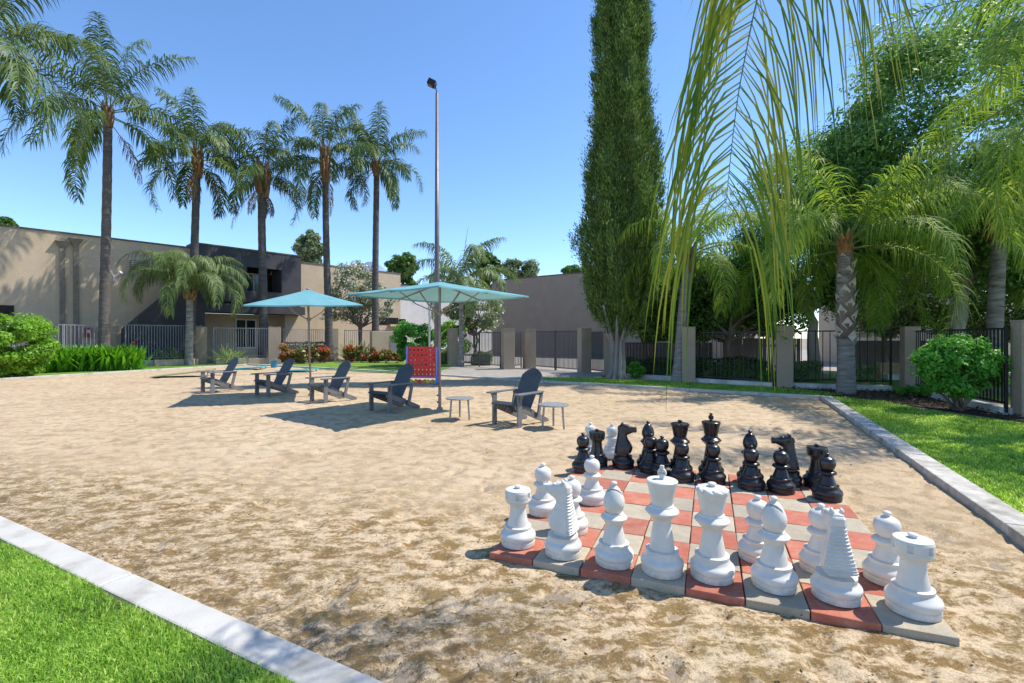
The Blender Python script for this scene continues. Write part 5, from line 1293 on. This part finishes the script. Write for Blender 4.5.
broad_tree('leafy_tree', (10.5, 22.5, 0), 'tree with dull foliage far behind the hanging leaflets',
           [E(0, 0, 3.4, 2.6, 2.2, 1.9, 60, .8)], 16000, .2, 'tree_dark', 55, .16, 1.6)
broad_tree('leafy_tree', (19.3, 19.8, 0), 'sunny light green tree beyond the fence at the right edge',
           [E(0, 0, 3.6, 3.0, 2.6, 2.3, 70, .9), E(2.4, -1.0, 2.3, 2, 2, 1.2, 24, .6)], 24000, .18, 'tree_mid', 56, .2, 1.7)
broad_tree('leafy_tree', (15.8, 20.6, 0), 'grey-green tree in front of the cream house',
           [E(-.4, 0, 3.5, 2.0, 1.8, 1.7, 50, .7), E(.2, -.4, 2.4, 1.3, 1.2, .8, 20, .5)], 18000, .16, 'tree_grey', 57, .16, 1.7)
broad_tree('leafy_tree', (21, 14.5, 0), 'light green tree outside the right edge beyond the fence',
           [E(0, 0, 4.0, 3.4, 3, 3.0, 60, 1)], 16000, .2, 'tree_mid', 58, .2, 1.7)
for (u, Y, vt, vb, hw, mat, lab, sd) in ((311, 60, 229, 268, 16, 'tree_grey', 'rounded tree top above the tan apartment roof, right of the spear-leaved palm', 61), (403, 62, 250, 284, 16, 'tree_mid', 'green tree top left of the lamp post, behind the buildings', 62),
                                     (519, 66, 257, 284, 19, 'tree_grey', 'wide grey-green tree top above the left end of the brown building', 63), (489, 60, 250, 284, 13, 'tree_mid', 'small tree top beside the drooping palm behind the brown building', 64),
                                     (-4, 40, 214, 236, 14, 'tree_mid', 'tree top over the roof at the left edge', 65), (573, 66, 266, 276, 11, 'tree_mid', 'low tree top just left of the cypress above the brown building', 66), (20, 78, 255, 300, 60, 'tree_dark', 'tree behind the tan building, hidden by its roof', 67)):
    if sd == 67: continue
    zt2, zb2 = zat(vt, Y), zat(vb, Y); r = hw * Y / F
    broad_tree('background_tree', gp(u, Y), lab, [E(0, 0, (zt2 + zb2) / 2, r * .85, r * .85, (zt2 - zb2) * .42, 34, r * .34), E(r * .2, 0, zb2 - .6, r * .7, r * .7, 1.4, 12, r * .3)], 9000, .42, mat, sd, .25, zb2, group='trees behind the buildings')
# white-flowering tree against the tan facade
broad_tree('flowering_tree', gp(360, 33.5), 'tree with pale white blossom against the tan apartment wall', [E(-.4, 0, 5.0, 1.7, 1.5, 1.6, 44, .55), E(.9, .1, 3.9, 1.5, 1.3, 1.2, 26, .5), E(-1.2, 0, 3.4, 1.0, 1.1, 1.0, 16, .5)], 8000, .19, 'tree_grey', 71, .12, 2.2, 'bark', extra=(M['flower_white'], .28, .16), stems=3)
broad_tree('flowering_tree', gp(477, 30.0), 'grey-leaved tree with pale blossom behind the small drooping palm', [E(0, 0, 3.2, 1.6, 1.3, 1.3, 36, .5), E(-1.3, 0, 2.6, 1, 1, .9, 14, .4)], 9000, .18, 'tree_grey', 72, .1, 1.6, 'bark', extra=(M['flower_white'], .08, .15), stems=2)

# shrubs
shrub('leafy_shrub', (at(17, Y=17.8)), 'rounded yellow-green bush with a dark underside at the left edge', [E(-.3, 0, 1.3, 1.3, 1.2, 1.0, 70, .34), E(-.4, -.1, .55, 1.25, 1.1, .5, 50, .28)], 32000, .125, 'bush_bright', 81)
b_ = gp(962, 9.75)
shrub('leafy_shrub', b_, 'bright green shrub in the mulch bed before the right fence', [E(-.05, 0, .98, .80, .5, .50, 70, .2), E(-.45, 0, 1.1, .4, .4, .36, 24, .18), E(.45, 0, .85, .45, .4, .4, 24, .18), E(-.1, -.1, .5, .5, .4, .25, 16, .15)], 17000, .085, 'shrub', 82, stem_r=.035, stems=10)
shrub('leafy_shrub', gp(413, 25.5), 'glossy round green bush behind the red game frame', [E(0, 0, 1.35, 1.05, 1.0, .95, 60, .3)], 15000, .13, 'shrub', 83)
shrub('small_shrub', gp(636, 17.3), 'small bright green shrub at the right foot of the cypress', [E(0, 0, .34, .3, .28, .28, 26, .12)], 2600, .08, 'shrub', 84, stem_r=.015)
shrub('small_shrub', gp(768, 14.8), 'small dark green shrub at the foot of the fence left of a pillar', [E(0, 0, .25, .32, .25, .2, 20, .12)], 1800, .07, 'shrub', 85, stem_r=.012)
shrub('small_shrub', gp(922, 12.2), 'low ground plant between the pillar and the leafy shrub', [E(0, 0, .12, .5, .3, .12, 26, .12)], 2200, .07, 'shrub', 86, stem_r=.01)
def hedge(name, loc, label, d, n, size, mat, seed, rz=0, group='clipped hedges'):
    rng = np.random.default_rng(seed); root = empty(name, loc, label, 'hedge', rz, group)
    P = rng.uniform(-.5, .5, (n, 3)); ax = rng.integers(0, 3, n); sg = np.where(rng.uniform(0, 1, n) < .5, -.5, .5)
    P[np.arange(n), ax] = sg + rng.normal(0, .02, n); P[:, 2] = np.abs(P[:, 2] + .5) if False else P[:, 2] + .5
    P = P * (1 - .12 * (np.abs(P[:, :1]) > .42)); N = P - np.array([0, 0, .5]); P = P * np.array(d)
    k = np.array([noise.noise(Vector(p * 2.5)) for p in P]); P = P + N * k[:, None] * .25
    P[:, 2] = np.maximum(P[:, 2], .03)
    V, Fq = leaf_cloud(P, N, size, rng, .6)
    np_mesh('foliage', V, Fq, M[mat], root)
    MB().box((0, 0, d[2] * .45), (d[0] * .82, d[1] * .8, d[2] * .8)).build('branches', M['hedge'], root)
hedge('clipped_hedge', gp(652, 19.3), 'low dark clipped hedge between the cypress and the leaning palm', (2.6, .6, .62), 7000, .07, 'hedge', 91)
hedge('clipped_hedge', gp(730, 17.8), 'low dark clipped hedge behind the hanging leaflets', (2.6, .6, .7), 7000, .07, 'hedge', 92)
hedge('clipped_hedge', gp(482, 26.4), 'rounded dull green clipped bush behind the thin trunk of the drooping palm', (1.15, .8, .68), 4000, .08, 'hedge_light', 93)
hedge('clipped_hedge', gp(441, 26.8), 'clipped bush beside the shaded pillar, behind the game frame', (1.1, .8, .8), 4000, .08, 'hedge_light', 94)
hedge('clipped_hedge', gp(806, 16.6), 'small rounded hedge behind the fence, left of the rough-barked palm', (.9, .5, .62), 2600, .07, 'hedge_light', 95)
hedge('clipped_hedge', gp(862, 16.4), 'small rounded hedge behind the fence, right of the rough-barked palm', (.8, .5, .5), 2600, .07, 'hedge_light', 96)
hedge('clipped_hedge', gp(306, 31.0), 'dark clipped hedge behind the fence and the flower bed', (3.4, .8, 1.15), 6000, .1, 'hedge', 97, .5)

def blade_plant(name, loc, label, n, length, width, mat, seed, spread=(.3, .3), up=(.4, 1.3), cat='plant', group=None, flowers=0, fmat='flower_red', fsize=.1, droop=.5):
    rng = np.random.default_rng(seed); root = empty(name, loc, label, cat, group=group)
    a = rng.uniform(0, 2 * PI, n); e = rng.uniform(up[0], up[1], n); L = length * rng.uniform(.6, 1.15, n)
    b = np.stack([rng.uniform(-spread[0], spread[0], n), rng.uniform(-spread[1], spread[1], n), np.zeros(n)], 1)
    h = np.stack([np.cos(a), np.sin(a), np.zeros(n)], 1); s = np.stack([-np.sin(a), np.cos(a), np.zeros(n)], 1)
    rows = []
    for k, (t, w) in enumerate(((0, .25), (.3, .9), (.65, 1.0), (.9, .5), (1, .04))):
        ee = e - droop * t; p = b + (h * np.cos(ee)[:, None] + np.array([0, 0, 1.]) * np.sin(ee)[:, None]) * (L * t)[:, None]
        rows += [p - s * width * w / 2, p + s * width * w / 2]
    V = np.stack(rows, 1).reshape(-1, 3); base = (np.arange(n) * 10)[:, None]
    V[:, 2] = np.maximum(V[:, 2], .0)
    Fq = np.concatenate([base + np.array([2 * j, 2 * j + 1, 2 * j + 3, 2 * j + 2]) for j in range(4)])
    np_mesh('leaves', V, Fq, M[mat], root)
    if flowers:
        k = rng.choice(n, flowers); P = b[k] + np.array([0, 0, 1.]) * (length * rng.uniform(.8, 1.15, (flowers, 1)))
        Pf = (P[:, None] + rng.normal(0, fsize * .5, (flowers, 14, 3))).reshape(-1, 3)
        V, Fq = leaf_cloud(Pf, np.tile([0, 0, 1.], (len(Pf), 1)), fsize, rng, .7, 1.2)
        np_mesh('flowers', V, Fq, M[fmat], root)
    return root
# bed of broad leaves at the left: separate plants in a row
a, b = at(32, 373.2), at(124, 370.2)
for i in range(9):
    s = (i + .5) / 9; p = a.lerp(b, s); lab = ['leftmost', 'second', 'third', 'fourth', 'middle', 'sixth', 'seventh', 'eighth', 'rightmost'][i]
    blade_plant('broad_leaf_plant', p + Vector((0, .5, 0)), lab + ' clump of broad bright green leaves in the bed below the left fence', 200, 1.15, .12, 'canna', 100 + i, (.42, .45), (1.0, 1.54), group='broad-leaved plants in the left bed', flowers=1 if i == 8 else 0, fmat='flower_red', fsize=.07, droop=.25)
blade_plant('spiky_plant', gp(229, 27.4), 'spiky pale green grass-like plant right of the short palm', 240, 1.25, .05, 'agave', 111, (.5, .4), (.25, 1.4), group='spiky plants', droop=.35)
blade_plant('spiky_plant', gp(172, 26.6), 'spiky green plant in the shade left of the short palm trunk', 200, 1.2, .05, 'agave', 112, (.6, .4), (.4, 1.4), group='spiky plants', droop=.35)
blade_plant('spiky_plant', gp(356, 31.5), 'tufted grey-green plant behind the fence between the flower beds', 260, 1.5, .05, 'agave', 113, (.7, .5), (.5, 1.4), group='spiky plants', droop=.35)
blade_plant('spiky_plant', gp(297, 29.6), 'tufted green plant behind the left flower bed', 200, 1.3, .05, 'agave', 114, (.8, .4), (.5, 1.4), group='spiky plants', droop=.35)
fl_ = [(286, 27.6, 1.1), (300, 27.5, .9), (312, 28.0, 1.1), (324, 28.4, .95), (350, 29.2, 1.15), (362, 29.0, 1.0), (374, 28.8, .95), (386, 28.6, .8), (397, 28.2, .6)]
lb = ['red-leaved plant at the left end of the left flower bed', 'orange and green plant in the left flower bed, second from its left end', 'tall orange plant in the left flower bed', 'red-topped plant beside the pillar between the flower beds',
      'red and yellow plant at the left end of the right flower bed', 'orange plant second from the left in the right flower bed', 'red-flowered plant before the pale cabinet in the right flower bed', 'low yellow-green plant in the right flower bed', 'smallest plant at the right end of the right flower bed']
for i, ((u, Y, h), lab) in enumerate(zip(fl_, lb)):
    shrub('flowering_plant', gp(u, Y), lab, [E(0, 0, h * .5, .42, .32, h * .42, 18, .17)], 800, .19, 'croton', 120 + i, group='colourful plants in the flower beds', cat='plant', stem_r=.015, extra=(M['flower_red'], .14 if i in (0, 3, 4, 6) else .03, .15))
# oleander sprig / banana-like tuft behind round bush
blade_plant('broad_leaf_plant', gp(424, 26.6) , 'tall leafy plant poking up behind the round green bush', 26, 2.7, .16, 'canna', 140, (.3, .3), (.9, 1.45), droop=.6)
# dead frond tuft bush behind right fence bottoms
shrub('leafy_shrub', gp(452, 29), 'yellow-green bush behind the shaded pillar under the drooping palm', [E(0, 0, 1.4, 1.0, .9, 1.2, 40, .35)], 7000, .14, 'bush_bright', 87)

# ================================================================== LIGHT, SKY, CAMERA
w = bpy.data.worlds.new('World'); SC.world = w; w.use_nodes = True; nt = w.node_tree
bg = nt.nodes['Background']; sk = nt.nodes.new('ShaderNodeTexSky'); sk.sky_type = 'NISHITA'; sk.sun_disc = False
SUN = Vector((.975, .22, 0)).normalized(); EL = math.radians(56)
sk.sun_elevation = EL; sk.sun_rotation = math.atan2(SUN.x, SUN.y)
sk.altitude = 1500; sk.air_density = 1.05; sk.dust_density = .12; sk.ozone_density = 4.5
hs = nt.nodes.new('ShaderNodeHueSaturation'); hs.inputs['Saturation'].default_value = 1.07; nt.links.new(sk.outputs[0], hs.inputs['Color']); nt.links.new(hs.outputs[0], bg.inputs[0]); bg.inputs[1].default_value = .15
sd = bpy.data.lights.new('sun', 'SUN'); sd.energy = 3.4; sd.angle = math.radians(.53); sd.color = (1, .945, .86)
so = bpy.data.objects.new('sun', sd); COL.objects.link(so)
dv = Vector((SUN.x * math.cos(EL), SUN.y * math.cos(EL), math.sin(EL)))
so.rotation_euler = dv.to_track_quat('Z', 'Y').to_euler()
cd = bpy.data.cameras.new('camera'); co = bpy.data.objects.new('camera', cd); COL.objects.link(co)
co.location = (0, 0, CAMH); co.rotation_euler = (PI / 2, 0, 0); cd.sensor_width = 36; cd.lens = F * 36 / 1024
cd.shift_y = (HZ - 341.5) / 1024; cd.clip_start = .05; cd.clip_end = 8000
SC.camera = co
SC.view_settings.view_transform = 'Standard'; SC.view_settings.look = 'None'; SC.view_settings.exposure = .84; SC.view_settings.gamma = 1
